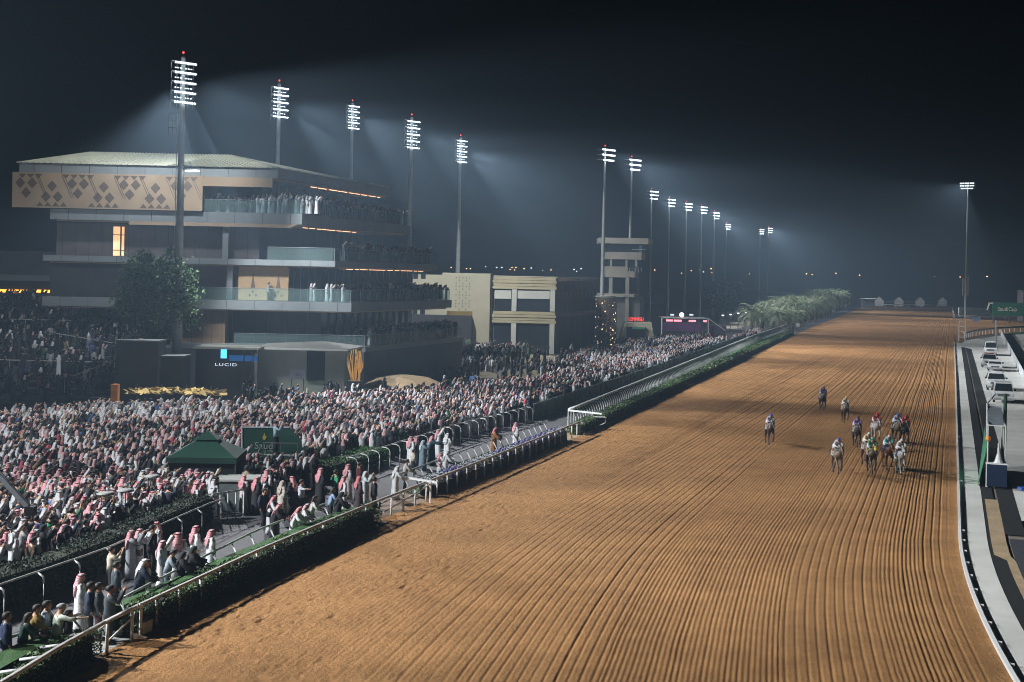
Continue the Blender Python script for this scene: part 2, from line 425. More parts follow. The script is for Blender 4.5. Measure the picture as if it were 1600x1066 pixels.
def path_sheet(name, ss, nl, nr, z, m, bend=False, zl=None):
    L = []; Rr = []
    for s in ss:
        k = float(BEND(s)) if bend else 0
        a = nl(s) if callable(nl) else nl; c = nr(s) if callable(nr) else nr
        L.append(W(s, a+k, z)); Rr.append(W(s, c+k, z))
    b = MB(); b.ribbon(L, Rr); return tag(b.build(name, m), kind='structure')
ssl = list(np.arange(-60, 60, 4.0))+list(np.arange(60, 640, 20.0))
path_sheet('apron', ssl, -130, lambda s: EDGE(s)-.2, -.004, m_asph)
path_sheet('walkway', list(np.arange(-60,60,3.0))+list(np.arange(60,270,12.0)), lambda s: R3N(s)-.1, lambda s: R2N(s)+.05, .002, m_walk)
path_sheet('turf_verge', list(np.arange(-60,60,3.0))+list(np.arange(60,200,12.0)), lambda s: R2N(s)+.05, lambda s: EDGE(s)-1.0, .006, m_turf)
# the gap where people step down to the track, and the trampled sand of the openings
b = MB(); b.add([W(-45.6,-25.5,.012), W(-45.6,-23.6,.012), W(-43.7,-23.7,.012), W(-43.7,-25.5,.012)], [(0,1,2,3)]); tag(b.build('path', m_conc_pale), kind='structure')
b = MB(); b.add([W(-24,-26.9,.012), W(-24,-24.6,.012), W(-16,-24.7,.012), W(-16,-27.2,.012)], [(0,1,2,3)]); tag(b.build('path', m_kerbstone), kind='structure')
b = MB(); b.add([W(9.0,-27.9,.012), W(9.0,-25.0,.012), W(13,-25.1,.012), W(13,-28.0,.012)], [(0,1,2,3)]); tag(b.build('path', m_sand), kind='structure')

# kerb of rubber slabs along the foot of the hedges, each slab a joint
def kerb(s0, s1, label):
    t = empty('rubber_kerb', W(s0, EDGE(s0)), HEAD, label, 'kerb', 'rubber kerbs along the left edge of the track')
    b = MB(); s = s0; ox, oy, _ = W(s0, EDGE(s0))
    Mi = Matrix.Rotation(-HEAD, 3, 'Z')
    def loc(p): return (Mi @ Vector((p[0]-ox, p[1]-oy, p[2])))[:]
    while s < s1:
        e = min(s+1.55, s1)
        a = [W(s, EDGE(s)-.20), W(s, EDGE(s)+.30), W(e-.06, EDGE(e)+.30), W(e-.06, EDGE(e)-.20)]
        lo = [loc((p[0],p[1],-.03)) for p in a]; h = .10+.03*rnd.random()
        hi = [loc((a[0][0],a[0][1],h+.05)), loc((a[1][0],a[1][1],h-.05)), loc((a[2][0],a[2][1],h-.05)), loc((a[3][0],a[3][1],h+.05))]
        b.add(lo+hi, [(3,2,1,0),(4,5,6,7),(0,1,5,4),(1,2,6,5),(2,3,7,6),(3,0,4,7)])
        s += 1.6
    b.build('slab_row', m_kerbstone, t)
kerb(-51, -45.7, 'short brown rubber kerb at the foot of the nearest hedge')
kerb(-43.6, -23.6, 'brown rubber kerb at the foot of the long clipped hedge')
kerb(12, 120, 'brown rubber kerb under the far hedge up the straight')

# hedges: a dark twiggy core carrying thousands of small leaves
def leaf_mat(name, c1, c2, c3=None):
    m, nd, lk, bs = nodes_of(name)
    at = nd.new('ShaderNodeVertexColor'); at.layer_name = 'Col'
    lk.new(at.outputs[0], bs.inputs['Base Color']); bs.inputs['Roughness'].default_value = .6; bs.inputs['Specular IOR Level'].default_value = .25
    return m
m_leaf = leaf_mat('leaf', 0, 0)
m_vcol = leaf_mat('painted_cloth', 0, 0); m_vcol.node_tree.nodes['Principled BSDF'].inputs['Roughness'].default_value = .85
def leaves(P, size, cols, seed=1, nrm=None, aspect=.5):
    """P (n,3) leaf centres -> quads with random attitudes; cols list of rgb"""
    g = np.random.default_rng(seed); n = len(P)
    a = g.normal(size=(n,3)); a /= np.linalg.norm(a, axis=1, keepdims=True)
    c = g.normal(size=(n,3)); c -= a*np.sum(a*c, 1, keepdims=True); c /= np.linalg.norm(c, axis=1, keepdims=True)
    sz = (np.asarray(size)*(.6+.8*g.random(n)))[:,None]
    V = np.stack([P-a*sz, P+c*sz*aspect, P+a*sz, P-c*sz*aspect], 1).reshape(-1,3)
    F = np.arange(4*n).reshape(n,4)
    pal = np.array(cols); ci = pal[g.integers(0, len(pal), n)]*(.7+.6*g.random((n,1)))
    C = np.repeat(np.concatenate([ci, np.ones((n,1))],1), 4, 0)
    return V, F, C
HEDGE_COLS = [(.05,.095,.03),(.07,.13,.04),(.09,.14,.05),(.045,.07,.03)]
def hedge(s0, s1, no, width, h, label, dens=230, group='clipped hedges beside the track', nfun=EDGE, cols=HEDGE_COLS, leaf=.05):
    ox, oy, _ = W(s0, nfun(s0)-no)
    t = empty('clipped_hedge', (ox,oy,0), 0, label, 'hedge', group)
    # core
    ss = np.arange(s0, s1+.01, max(1.0, (s1-s0)/60)); b = MB()
    rings = []
    for s in ss:
        n0 = float(nfun(s))-no; jj = lambda: (rnd.random()-.5)*.08
        rings.append([tuple(np.subtract(W(s, n0-.04, 0), (ox,oy,0))), tuple(np.subtract(W(s, n0-.06+jj(), h-.08+jj()), (ox,oy,0))),
                      tuple(np.subtract(W(s, n0-width+.06+jj(), h-.08+jj()), (ox,oy,0))), tuple(np.subtract(W(s, n0-width+.04, 0), (ox,oy,0)))])
    b.loft(rings)
    b.build('twig_core', mat('hedge_core', (.018,.022,.012), .95, .4, 8), t)
    g = np.random.default_rng(int(s0*7)+999); L = s1-s0
    n = int(L*(width+h*1.3)*dens)
    s = s0+g.random(n)*L; q = g.random(n)*(width+2*h)
    n0 = nfun(s)-no; wv = .07*np.sin(s*1.3)+.05*np.sin(s*3.1+1)+.05*(vnoise(s*1.7, s*0, 4)-.5)
    front = q < h; top = (q >= h) & (q < h+width)
    nn = np.where(front, n0, np.where(top, n0-(q-h), n0-width)); zz = np.where(front, q, np.where(top, h, q-h-width))
    zz = zz+wv*np.where(top,1,zz/h); 
    # ends
    ne = int(width*h*dens*2); se = np.where(g.random(ne)<.5, s0, s1); q2 = g.random(ne)*width
    s = np.concatenate([s, se]); nn = np.concatenate([nn, nfun(se)-no-q2]); zz = np.concatenate([zz, g.random(ne)*h])
    P = np.stack([O0[0]+DS[0]*s+NS[0]*nn-ox, O0[1]+DS[1]*s+NS[1]*nn-oy, zz], -1)+g.normal(size=(len(s),3))*.03
    V, F, C = leaves(P, leaf, cols, int(abs(s0))+5)
    link('foliage', np_mesh('foliage', V, F, m_leaf, False, C), t)
    return t
hedge(-54, -45.6, .02, .55, .84, 'short dark hedge under the rail in the bottom corner, before the opening', 420)
hedge(-43.5, -23.8, .02, .66, .86, 'long dark clipped hedge between the rail and the track, beside the walkway', 380)
hedge(12.2, 60, .38, .9, .78, 'dark clipped hedge beginning past the flower bed, nearer half', 160, leaf=.07)
hedge(60.2, 205, .38, 1.0, .8, 'far dark clipped hedge running on to the palms', 60, leaf=.11)
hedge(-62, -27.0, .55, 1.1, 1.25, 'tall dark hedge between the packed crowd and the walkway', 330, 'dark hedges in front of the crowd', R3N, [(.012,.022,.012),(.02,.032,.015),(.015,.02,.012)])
hedge(-14.5, -6.8, .3, 1.6, .95, 'bright green hedge corner beside the first metal barriers of the crowd', 300, 'dark hedges in front of the crowd', R3N, [(.05,.13,.035),(.04,.09,.03),(.07,.16,.05)])

# raised turf banks behind the hedges
for s0, s1, wd in ((-56,-46.0,.85),(-43.2,-24.2,.62)):
    L1 = [W(s, float(EDGE(s))-.62, .86) for s in np.arange(s0, s1, .8)]; L2 = [W(s, float(EDGE(s))-.62-wd, .82) for s in np.arange(s0, s1, .8)]; L3 = [(p[0],p[1],0) for p in L2]
    b = MB(); b.ribbon(L2, L1); b.ribbon(L3, L2); b.add([L1[-1],L2[-1],L3[-1],(L1[-1][0],L1[-1][1],0)], [(0,1,2,3)]); tag(b.build('turf_bank', m_turf), kind='structure')
# running rails: one bar, each post a part
def rail(label, ss, nfun, z, barw, barh, step, style, m_bar, m_post, group, lowbar=None, cat='running rail', name='running_rail', side=1):
    s0 = ss[0]; ox, oy, _ = W(s0, float(nfun(s0)))
    t = empty(name, (ox,oy,0), 0, label, cat, group)
    Lc = lambda s, n, zz: tuple(np.subtract(W(s, n, zz), (ox,oy,0)))
    b = MB(); rings = []
    for s in ss:
        n = float(nfun(s)); k = 8
        rings.append([Lc(s, n+barw/2*math.cos(2*math.pi*q/k), z+barh/2*math.sin(2*math.pi*q/k)) for q in range(k)])
    b.loft(rings); b.build('rail_bar', m_bar, t, True)
    if lowbar:
        b = MB()
        b.loft([[Lc(s, float(nfun(s))+lowbar[1]+.03*math.cos(2*math.pi*q/6), lowbar[0]+.03*math.sin(2*math.pi*q/6)) for q in range(6)] for s in ss])
        b.build('lower_bar', m_post, t, True)
    # one post in local axes (x right across the track, y along it)
    b = MB()
    if style == 'post': b.tube([(0,0,0),(0,0,z-.03)], .05, 8)
    elif style == 'neck': b.tube([(.42*side,0,0),(.42*side,0,z*.45),(.30*side,0,z*.72),(0,0,z-.02)], .038, 6)
    elif style == 'strut': b.tube([(.62*side,0,.0),(.05*side,0,z-.03)], .035, 6)
    elif style == 'bank': b.tube([(-.75,0,.84),(-.10,0,z-.02)], .045, 6)
    elif style == 'hook': b.tube([(.55*side,0,0),(.55*side,0,z*.80),(.48*side,0,z*.93),(.30*side,0,z-.0),(0,0,z+.02)], .026, 6)
    elif style == 'short': b.tube([(.30*side,0,z-.34),(.27*side,0,z-.12),(0,0,z)], .034, 6); b.tube([(.30*side,0,0),(.30*side,0,z-.34)], .014, 5)
    pm = b.mesh('post', m_post, True)
    s = ss[0]+.2; k = 0; extra = []
    while s < ss[-1]-.1:
        n = float(nfun(s)); p = Lc(s, n, 0)
        if k < 99:
            o = link('post', pm, t); o.location = p; o.rotation_euler = (0,0,HEAD)
        else: extra.append(p)
        k += 1; s += step
    if extra:
        b2 = MB(); Mr = Matrix.Rotation(HEAD, 3, 'Z')
        base = [Mr @ Vector(v) for v in b.v]
        for p in extra: b2.add([(v.x+p[0], v.y+p[1], v.z) for v in base], b.f)
        tag(b2.build('post_run', m_post, t, True, fix=False), kind='stuff')
    return t
r1n = lerpt([(-60,-21.0),(-54,-22.2),(-50.7,-22.85),(-47.8,-23.5),(-44.6,-24.0),(-40,-24.4),(-35.3,-24.8),(-29.8,-25.05),(-23.2,-25.25),(-9.5,-25.4),(10.7,-25.8),(14,-25.9)])
GR = 'white rails between the track and the crowd'
rail('pale rail on top of the hedges nearest the track, running past the near opening', list(np.arange(-45.5,14.1,1.5)), r1n, 1.0, .17, .12, 1.45, 'post', m_railtop, m_white, GR)
rail('pale rail with slanted white struts in the bottom corner', list(np.arange(-53.5,-45.4,1.0)), r1n, 1.0, .17, .12, 1.1, 'bank', m_railtop, m_white, GR)
rail('thin pale rail with slanted struts along the grass strip beside the walkway', list(np.arange(-43.4,-25,1.2)), R2N, 1.02, .09, .09, 1.75, 'strut', m_white, m_white, GR)
rail('short rail that bends away behind the nearest grass strip', [-52,-50,-48.2,-46.4,-45.0], lambda s: R2N(s)-.45+.12*(s+47), 1.02, .13, .1, 1.6, 'neck', m_railtop, m_white, GR, side=1)
rail('low pale rail with many struts behind the flower bed', list(np.arange(-17.5,12.1,1.2)), R2N, 1.05, .09, .08, 1.25, 'strut', m_white, m_white, GR, lowbar=(.25,.55))
rail('long white rail with close goosenecks running up to the palms', list(np.arange(17.5,60,2.5))+list(np.arange(60,262,6.0)), R2N, 1.28, .38, .20, .85, 'neck', m_white, m_white, GR)
rail('thin rail in front of the dark hedge at the crowd edge', list(np.arange(-60,-26.4,1.5)), R3N, 1.18, .08, .08, 2.0, 'short', m_railtop, m_white, GR, side=1)
rail('hooked white rail between the crowd and the walkway, before the dark barrier begins', list(np.arange(-13.5,19.5,1.5)), R3N, 1.22, .09, .09, 1.55, 'hook', m_railtop, m_white, GR, side=1)
# end frames of the rails
t = empty('rail_gate', W(17.4,-28.3), HEAD, 'white cross gate joining the two rails where the far hedge begins', 'gate')
b = MB()
for x in (0,.22,.44): b.tube([(x,0,0),(x,0,1.25)], .05, 8)
b.build('post', m_white, t)
b = MB(); b.bar((0,0,1.2),(3.0,-1.2,1.2),.14,.12); b.build('cross_bar', m_white, t)
b = MB(); b.tube([(2.1,-1,0),(2.15,-.9,1.1)],.05,6); b.tube([(2.15,-.9,.9),(3.4,-1.5,1.0),(3.3,-1.4,.55),(2.2,-1,.05)],.035,6); b.build('brace', m_white, t)
t = empty('rail_gate', W(-24.2,-26.9), HEAD, 'white cross bar closing the end of the walkway rail at the long hedge', 'gate')
b = MB(); b.bar((-.4,7.0,1.1),(2.3,6.2,1.05),.16,.1); b.build('cross_bar', m_white, t)
b = MB(); b.tube([(2.0,6,0),(2.0,6,1.1)],.055,8); b.tube([(-.3,7,0),(-.3,7,1.1)],.05,8); b.build('post', m_white, t)
b = MB(); b.tube([(2.0,6,1.0),(1.2,2.2,.15)],.035,6); b.tube([(1.6,5.2,1.0),(.9,2,.45)],.035,6); b.build('brace', m_white, t)
t = empty('rail_gate', W(-45.4,-24.2), HEAD, 'white slanted braces under the rail at the near opening', 'gate')
b = MB(); b.tube([(.1,.3,.25),(.15,1.6,.75),(.2,1.75,1.1)],.03,6); b.tube([(-.6,.3,.3),(-.2,1.9,.9)],.03,6); b.build('brace', m_white, t)
b = MB(); b.tube([(.2,1.9,0),(.2,1.9,1.1)],.05,8); b.build('post', m_white, t)
t = empty('step_block', W(-43.2,-24.35), HEAD, 'pale concrete block at the hedge end beside the near opening', 'block')
b = MB(); b.box((0,0,.22),(.8,.5,.44)); b.build('block', m_conc_pale, t); b = MB(); b.box((0,0,.452),(.84,.54,.03)); b.build('cap', m_conc_pale, t)

# dark barrier panels along the crowd up the straight
t = empty('crowd_barrier', W(19.5, float(R3N(19.5))), 0, 'long dark panelled barrier holding back the crowd up the straight', 'barrier')
m_panel = mat('dark_barrier_sheet', (.085,.115,.115), .5, .35, 1.2, stretch=(4,4,.3))
pb = MB(); L = 2.28
for k in range(9):
    pb.box((0, L*(k+.5)/9, .62), (.03+.012*(k % 2), L/9-.01, 1.24))
pm = pb.mesh('panel', m_panel)
fb = MB(); fb.box((.05,0,.66),(.05,.06,1.32)); fb.bar((.05,0,1.3),(.05,L,1.3),.05,.05); fb.bar((.05,.05,.9),(.55,.05,.0),.05,.05); fm = fb.mesh('panel_frame', mat('barrier_frame', (.16,.19,.19), .5, .2, 3))
s = 19.5; o0 = W(19.5, float(R3N(19.5)))
for i in range(79):
    n0 = float(R3N(s)); n1 = float(R3N(s+2.3)); p = W(s, n0)
    o = link('panel', pm, t); o.location = (p[0]-o0[0], p[1]-o0[1], 0); o.rotation_euler = (0,0,HEAD+math.atan2(-(n1-n0), 2.3))
    f = link('panel_frame', fm, o)
    s += 2.3

# ------------------------------------------------------------------ right of the track
path_sheet('kerb_strip', list(np.arange(-48,-14,1.0))+list(np.arange(-14,199,8.0)), .1, 1.15, .02, m_conc_pale, True)
path_sheet('drain', list(np.arange(-48,-14,1.0))+list(np.arange(-14,195,8.0)), 1.15, lambda s: 1.75, .004, m_black, True)
path_sheet('sand_strip', list(np.arange(-48,-14,1.0))+[-14,-8,-4], lambda s: 1.75 if s < -19 else 1.3, lambda s: 2.1 if s < -19 else 1.95, .010, m_sand, True)
path_sheet('service_road', list(np.arange(-48,-14,1.0)), 2.1, 5.3, .006, m_asph_road, True)
path_sheet('drain', list(np.arange(-14,195,8.0)), 1.95, 2.85, .008, m_black, True)
path_sheet('road', list(np.arange(-10,206,8.0)), 2.85, lambda s: 8.6 if s < 60 else 7.4+.02*(s-60), .012, m_conc_pale)
path_sheet('road', list(np.arange(-48,-9,1.0)), lambda s: 5.2 if s < -16 else 3.2, 12.5, .012, mat('grey_road', (.20,.205,.20), .85, .2, .5), True)
path_sheet('infield_turf', list(np.arange(40,300,10.0)), lambda s: 8.6 if s < 60 else 7.4+.02*(s-60), 150, .008, mat('infield_grass', (.03,.12,.045), .9, .25, .3, bump=.04, bscale=10))
# low white kerb rail along the inside of the track
t = empty('inner_kerb_rail', W(0,0), HEAD, 'low white kerb rail along the right edge of the track', 'running rail')
ss = list(np.arange(-48,-14,.8))+list(np.arange(-14,195,7.7))
b = MB(); Mi = Matrix.Rotation(-HEAD,3,'Z')
b.loft([[(nn+float(BEND(s)), s, z) for nn, z in ((-.08,0),(.08,0),(.09,.12),(.04,.16),(-.08,.15))] for s in ss])
b.build('kerb_bar', m_white, t)
b = MB()
for s in ss[::3]: b.box((.13+float(BEND(s)), s, .07), (.14,.09,.14))
tag(b.build('bracket', m_white, t), kind='stuff')
# ------------------------------------------------------------------ buildings
def part(name, b, m, t, smooth=False, fix=True):
    lx, ly, lz = t.matrix_basis.translation
    b.v = [(p[0]-lx, p[1]-ly, p[2]-lz) for p in b.v]
    return b.build(name, m, t, smooth, fix)
m_fascia = mat('grey_fascia', (.12,.135,.14), .5, .12, .8)
m_soffit = mat('timber_soffit', (.34,.24,.15), .7, .15, .7, stretch=(8,.4,1))
m_beige = mat('beige_cladding', (.215,.16,.105), .75, .12, .5)
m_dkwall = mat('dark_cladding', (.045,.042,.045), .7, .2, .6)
m_roof = mat('ribbed_roof', (.36,.37,.29), .5, .12, .6, metal=.2)
m_lattice = mat('lattice_shadow', (.075,.055,.04), .8, .3, 9)
m_glass = mat('dark_glass', (.020,.026,.032), .12, .2, .6, spec=.6)
m_rust = mat('red_brown_wall', (.085,.038,.03), .7, .2, .8)
m_cream = mat('cream_render', (.46,.43,.31), .8, .08, .4, bump=.01)
m_cream2 = mat('cream_stone_bands', (.42,.37,.235), .8, .12, .5)
m_stone = mat('pale_panel', (.52,.52,.46), .7, .08, .6)
m_brown = mat('brown_screen', (.12,.088,.072), .6, .3, 1.2, stretch=(1,1,.2))
m_brass = mat('brass', (.50,.36,.12), .35, .1, 1.0, metal=.7)
m_warm = mat('warm_window', (.9,.6,.35), .5, .3, 1.0, emit=(1.0,.48,.20), es=.9)
m_strip = mat('warm_light_strip', (.9,.6,.4), .5, 0, emit=(1.0,.50,.28), es=2.2)
m_balu = bpy.data.materials.new('balustrade_glass')
def glassrail():
    m, nd, lk, bs = nodes_of('balustrade_glass')
    bs.inputs['Base Color'].default_value = (.16,.22,.22,1); bs.inputs['Roughness'].default_value = .2; bs.inputs['Specular IOR Level'].default_value = .5
    tr = nd.new('ShaderNodeBsdfTransparent'); tr.inputs[0].default_value = (.8,.88,.88,1)
    mx = nd.new('ShaderNodeMixShader'); mx.inputs[0].default_value = .20
    lk.new(tr.outputs[0], mx.inputs[1]); lk.new(bs.outputs[0], mx.inputs[2]); lk.new(mx.outputs[0], nd['Material Output'].inputs[0])
    return m
m_balu = glassrail()
TD = DS[0]/DS[1]
YS = 120.0; YE = 144.0       # side wall and far end of the stand
def fx(x0, y): return x0+TD*(y-YS)
def plank(xl, xr, z0, z1, yb=YE, yf=YS, extra=0):
    """slab whose right edge runs parallel to the track"""
    return [(xl, yf), (fx(xr, yf), yf), (fx(xr, yb), yb), (xl, yb)]
gs = empty('grandstand', (-30, 120, 0), 0, 'large tiered grandstand with a hipped ribbed roof and crowded balconies', 'grandstand')
# roof: fascia, then the hipped top
b = MB(); b.prism(plank(-46.4,-22.1,0,0), 20.15, 21.05); part('roof_fascia', b, m_fascia, gs)
b = MB(); e = [(-46.6,119.8,21.08),(-22.0,119.8,21.08),(fx(-22.0,144.2),144.2,21.08),(-46.6,144.2,21.08)]; r = [(-42,127,22.85),(-28.2,127,22.85),(-25.5,138,22.85),(-42,138,22.85)]
b.add(e+r, [(0,1,5,4),(1,2,6,5),(2,3,7,6),(3,0,4,7),(4,5,6,7)])
rf = part('roof', b, m_roof, gs)
b = MB()
for k in range(46):
    q = k/45; a = Vector(e[0]).lerp(Vector(e[1]), q); c = Vector(r[0]).lerp(Vector(r[1]), q); b.bar(a+Vector((0,0,.03)), c+Vector((0,0,.03)), .09, .08)
for k in range(14):
    q = k/13; a = Vector(e[1]).lerp(Vector(e[2]), q); c = Vector(r[1]).lerp(Vector(r[2]), q); b.bar(a+Vector((0,0,.03)), c+Vector((0,0,.03)), .09, .08)
b.v = [(p[0]+30, p[1]-120, p[2]) for p in b.v]; b.build('roof_rib', m_roof, rf)
b = MB(); b.prism(plank(-44,-22.6,0,0,YE-.3,YS+.25), 19.95, 20.15); part('roof_soffit', b, m_soffit, gs)
# floor slabs: top balcony, second, first, podium
LEV = [(-43.4,-19.8,15.85,16.85),(-44,-16.6,11.95,12.5),(-44,-15.0,7.75,8.6),(-34,-13.6,4.0,4.5)]
for xl, xr, z0, z1 in LEV:
    b = MB(); b.prism(plank(xl, xr, 0, 0), z0, z1); part('floor_slab', b, m_fascia, gs)
    b = MB(); b.prism(plank(xl+.5, xr-.45, 0, 0, YE-.4, YS+.35), z0-.14, z0); part('soffit', b, m_soffit, gs)
b = MB(); b.slab([(-36,119.98,15.50),(-20.9,119.98,15.50),(-20.2,119.98,15.84),(-36,119.98,15.84)], .1, (0,1,0)); part('beige_edge', b, m_beige, gs)
# top level: long beige lattice wall, its diamonds, and the back wall behind the balcony
b = MB(); b.prism([(-46.9,119.7),(-29.1,119.7),(-29.1,123),(-46.9,123)], 16.9, 20.2); lw = part('lattice_wall', b, m_beige, gs)
b = MB()
def dia(cx, cz, w=.47, h=.52, half=0):
    y = 119.69; x0, z0 = cx, cz
    pts = [(x0-w,z0),(x0,z0+h),(x0+w,z0),(x0,z0-h)]
    if half == 1: pts = [(x0-w,z0),(x0,z0+h),(x0+w,z0)]
    if half == -1: pts = [(x0-w,z0),(x0+w,z0),(x0,z0-h)]
    b.slab([(p[0],y,p[1]) for p in pts], .02, (0,1,0))
for gi, gx in enumerate(np.arange(-45.6,-29.4,2.42)):
    if gi % 2 == 0:   # V of diamonds hanging from the top
        for dx in (-1.15,-.38,.38,1.15):
            if -46.5 < gx+dx < -29.6: dia(gx+dx, 20.05, .36, .40, -1)
        for dx in (-.56,.56): dia(gx+dx, 19.2)
        dia(gx, 18.3)
    else:
        for dx in (-1.1,-.37,.37,1.1):
            if -46.7 < gx+dx < -29.5: dia(gx+dx, 17.05, .33, .42, 1)
        for dx in (-.55,.55): dia(gx+dx, 17.95)
        dia(gx, 18.95)
    # two engraved lines slanting between the groups
    for q in range(2):
        dxx = .2*q; b.bar((gx+.95+dxx,119.69,19.9),(gx+1.85+dxx,119.69,17.9),.03,.03)
b.v = [(p[0]+30, p[1]-120, p[2]) for p in b.v]; b.build('lattice', m_lattice, lw)
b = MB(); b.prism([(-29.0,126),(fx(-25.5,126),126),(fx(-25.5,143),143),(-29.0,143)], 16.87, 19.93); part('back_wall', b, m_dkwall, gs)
b = MB(); b.prism([(-29.1,119.75),(-22.6,119.75),(-22.6,119.95),(-29.1,119.95)], 19.9-.65, 20.14); part('header_panel', b, m_beige, gs)
# second level: dark patterned wall with the lit window
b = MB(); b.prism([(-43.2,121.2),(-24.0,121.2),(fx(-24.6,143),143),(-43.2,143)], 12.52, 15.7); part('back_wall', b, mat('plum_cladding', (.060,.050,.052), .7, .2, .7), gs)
b = MB()
for k in range(4):
    for i in range(5): b.slab([(-30.2+i*.62+k%2*.3,121.19,13.0+k*.6),(-29.95+i*.62+k%2*.3,121.19,13.3+k*.6),(-29.7+i*.62+k%2*.3,121.19,13.0+k*.6),(-29.95+i*.62+k%2*.3,121.19,12.7+k*.6)], .01, (0,-1,0))
part('lattice', b, m_dkwall, gs)
for x0, x1 in ((-37.8,-37.15),(-37.0,-36.75)):
    b = MB(); b.box(((x0+x1)/2,121.16,13.95),(x1-x0,.05,2.75)); w = part('lit_window', b, m_warm, gs)
    b = MB(); b.box(((x0+x1)/2+30,1.12,14.55),(x1-x0+.12,.05,.07)); b.box((x0-.04+30,1.12,13.95),(.07,.05,2.9)); b.box((x1+.04+30,1.12,13.95),(.07,.05,2.9)); b.box(((x0+x1)/2+30,1.12,13.1),(x1-x0,.05,.07)); b.build('frame', m_dkwall, w)
# first level
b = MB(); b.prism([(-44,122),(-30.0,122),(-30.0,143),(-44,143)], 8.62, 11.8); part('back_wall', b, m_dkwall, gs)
b = MB(); b.prism([(-29.9,121.6),(-26.0,121.6),(-26.0,143),(-29.9,143)], 8.62, 11.8); part('timber_wall', b, m_rust, gs)
b = MB(); b.prism([(-25.9,121.2),(-21.15,121.2),(-21.15,121.6),(-25.9,121.6)], 8.62, 11.8); bp = part('beige_panel', b, mat('lit_beige_panel', (.52,.36,.21), .75, .1, .5), gs)  # raised beige stands in for lamplight on this panel
b = MB()
for cx in (-24.5,-22.1):
    b.slab([(cx-.22,121.18,9.75),(cx,121.18,11.2),(cx+.22,121.18,9.75)], .02, (0,1,0)); 
    for dx, dz in ((0,9.45),(-.3,9.1),(.3,9.1)): b.slab([(cx+dx-.12,121.18,dz),(cx+dx,121.18,dz+.14),(cx+dx+.12,121.18,dz),(cx+dx,121.18,dz-.14)], .02, (0,1,0))
b.v = [(p[0]+30, p[1]-120, p[2]) for p in b.v]; b.build('carving', m_lattice, bp)
b = MB(); b.prism([(-21.1,122.5),(fx(-19.0,122.5),122.5),(fx(-19.0,143),143),(-21.1,143)], 8.62, 11.8); part('glazing', b, m_glass, gs)
# podium level
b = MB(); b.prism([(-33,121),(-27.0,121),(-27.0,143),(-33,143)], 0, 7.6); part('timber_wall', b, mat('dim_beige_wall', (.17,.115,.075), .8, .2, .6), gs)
b = MB(); b.prism([(-26.9,122.4),(fx(-19,122.4),122.4),(fx(-19,143),143),(-26.9,143)], 4.52, 7.6); part('glazing', b, m_glass, gs)
b = MB()
for k in range(8):
    x = -26.6+k*1.02; b.box((x,122.3,6.05),(.09,.08,3.0))
b.box((-23,122.3,5.1),(7,.07,.06)); part('mullion', b, m_rust, gs)
b = MB()
for y in np.arange(124,143,1.6): b.box((fx(-18.95,y),y,6.0),(.12,.5,3.0))
part('pier', b, m_rust, gs)
b = MB(); b.prism(plank(-33.5,-13.7,0,0), 0, 3.98); part('podium_wall', b, m_dkwall, gs)
for x, y, z0, z1 in ((-26.6,120.9,8.6,11.95),(-27.0,120.6,12.5,15.7)):
    b = MB(); b.box((x,y,(z0+z1)/2),(.55,.55,z1-z0)); part('column', b, m_fascia, gs)
# panel joints on the long walls and fascias
b = MB()
for x in np.arange(-42.6,-24.2,1.25):
    if not -38 < x < -36.6: b.box((x,121.19,14.1),(.035,.02,3.1))
for x in np.arange(-33,-27.2,.95): b.box((x,120.99,6.0),(.03,.02,3.2))
for z0, z1, xl, xr in ((15.87,16.83,-43.2,-20),(11.97,12.48,-43.8,-16.8),(7.77,8.58,-43.8,-15.2)):
    for x in np.arange(xl+1.5,xr,2.6): b.box((x,119.99,(z0+z1)/2),(.03,.03,z1-z0))
for x in np.arange(-45,-22.5,2.6): b.box((x,119.99,20.6),(.03,.03,.86))
part('panel_joint', b, mat('dark_joint', (.02,.02,.022), .8, .1, 2), gs)
b = MB()
for x in np.arange(-20.9,-18.2,.7): b.box((x,122.46,10.2),(.07,.08,3.1))
for y in np.arange(123.5,143,1.5): b.box((fx(-18.97,y),y,10.2),(.08,.12,3.1)); b.box((fx(-24.55,y),y,14.1),(.08,.12,3.1)); b.box((fx(-25.45,y),y,18.4),(.08,.12,3.0))
part('mullion', b, m_fascia, gs)
for x, z in ((-24.9,19.2),(-23.9,19.2),(-20.6,10.9),(-19.8,10.9)):
    b = MB(); b.lathe([(.02,.7),(.03,.35),(.16,.02),(.14,0)], 8, (x,121.9,z)); part('pendant_lamp', b, m_fascia, gs)
# glass balustrades along every balcony front and the free part of its side
def balustrade(x0, z, xs, h=1.15):
    b = MB(); y0, y1 = YS+.15, YE-.2
    b.slab([(xs,y0,z),(x0-.2,y0,z),(x0-.2,y0,z+h),(xs,y0,z+h)], .025, (0,1,0))
    b.slab([(fx(x0-.15,y0),y0,z),(fx(x0-.15,y1),y1,z),(fx(x0-.15,y1),y1,z+h),(fx(x0-.15,y0),y0,z+h)], .025, (-1,0,0))
    p = part('balustrade', b, m_balu, gs)
    b = MB(); b.bar((xs,y0,z+h+.03),(x0-.2,y0,z+h+.03),.06,.05); b.bar((fx(x0-.15,y0),y0,z+h+.03),(fx(x0-.15,y1),y1,z+h+.03),.06,.05)
    for y in np.arange(y0,y1,2.0): b.bar((fx(x0-.15,y),y,z),(fx(x0-.15,y),y,z+h),.05,.05)
    b.v = [(q[0]+30, q[1]-120, q[2]) for q in b.v]; b.build('handrail', m_fascia, p)
balustrade(-19.8, 16.86, -29.0); balustrade(-16.6, 12.51, -23.0); balustrade(-15.0, 8.61, -30); balustrade(-13.6, 4.51, -26, 1.0)
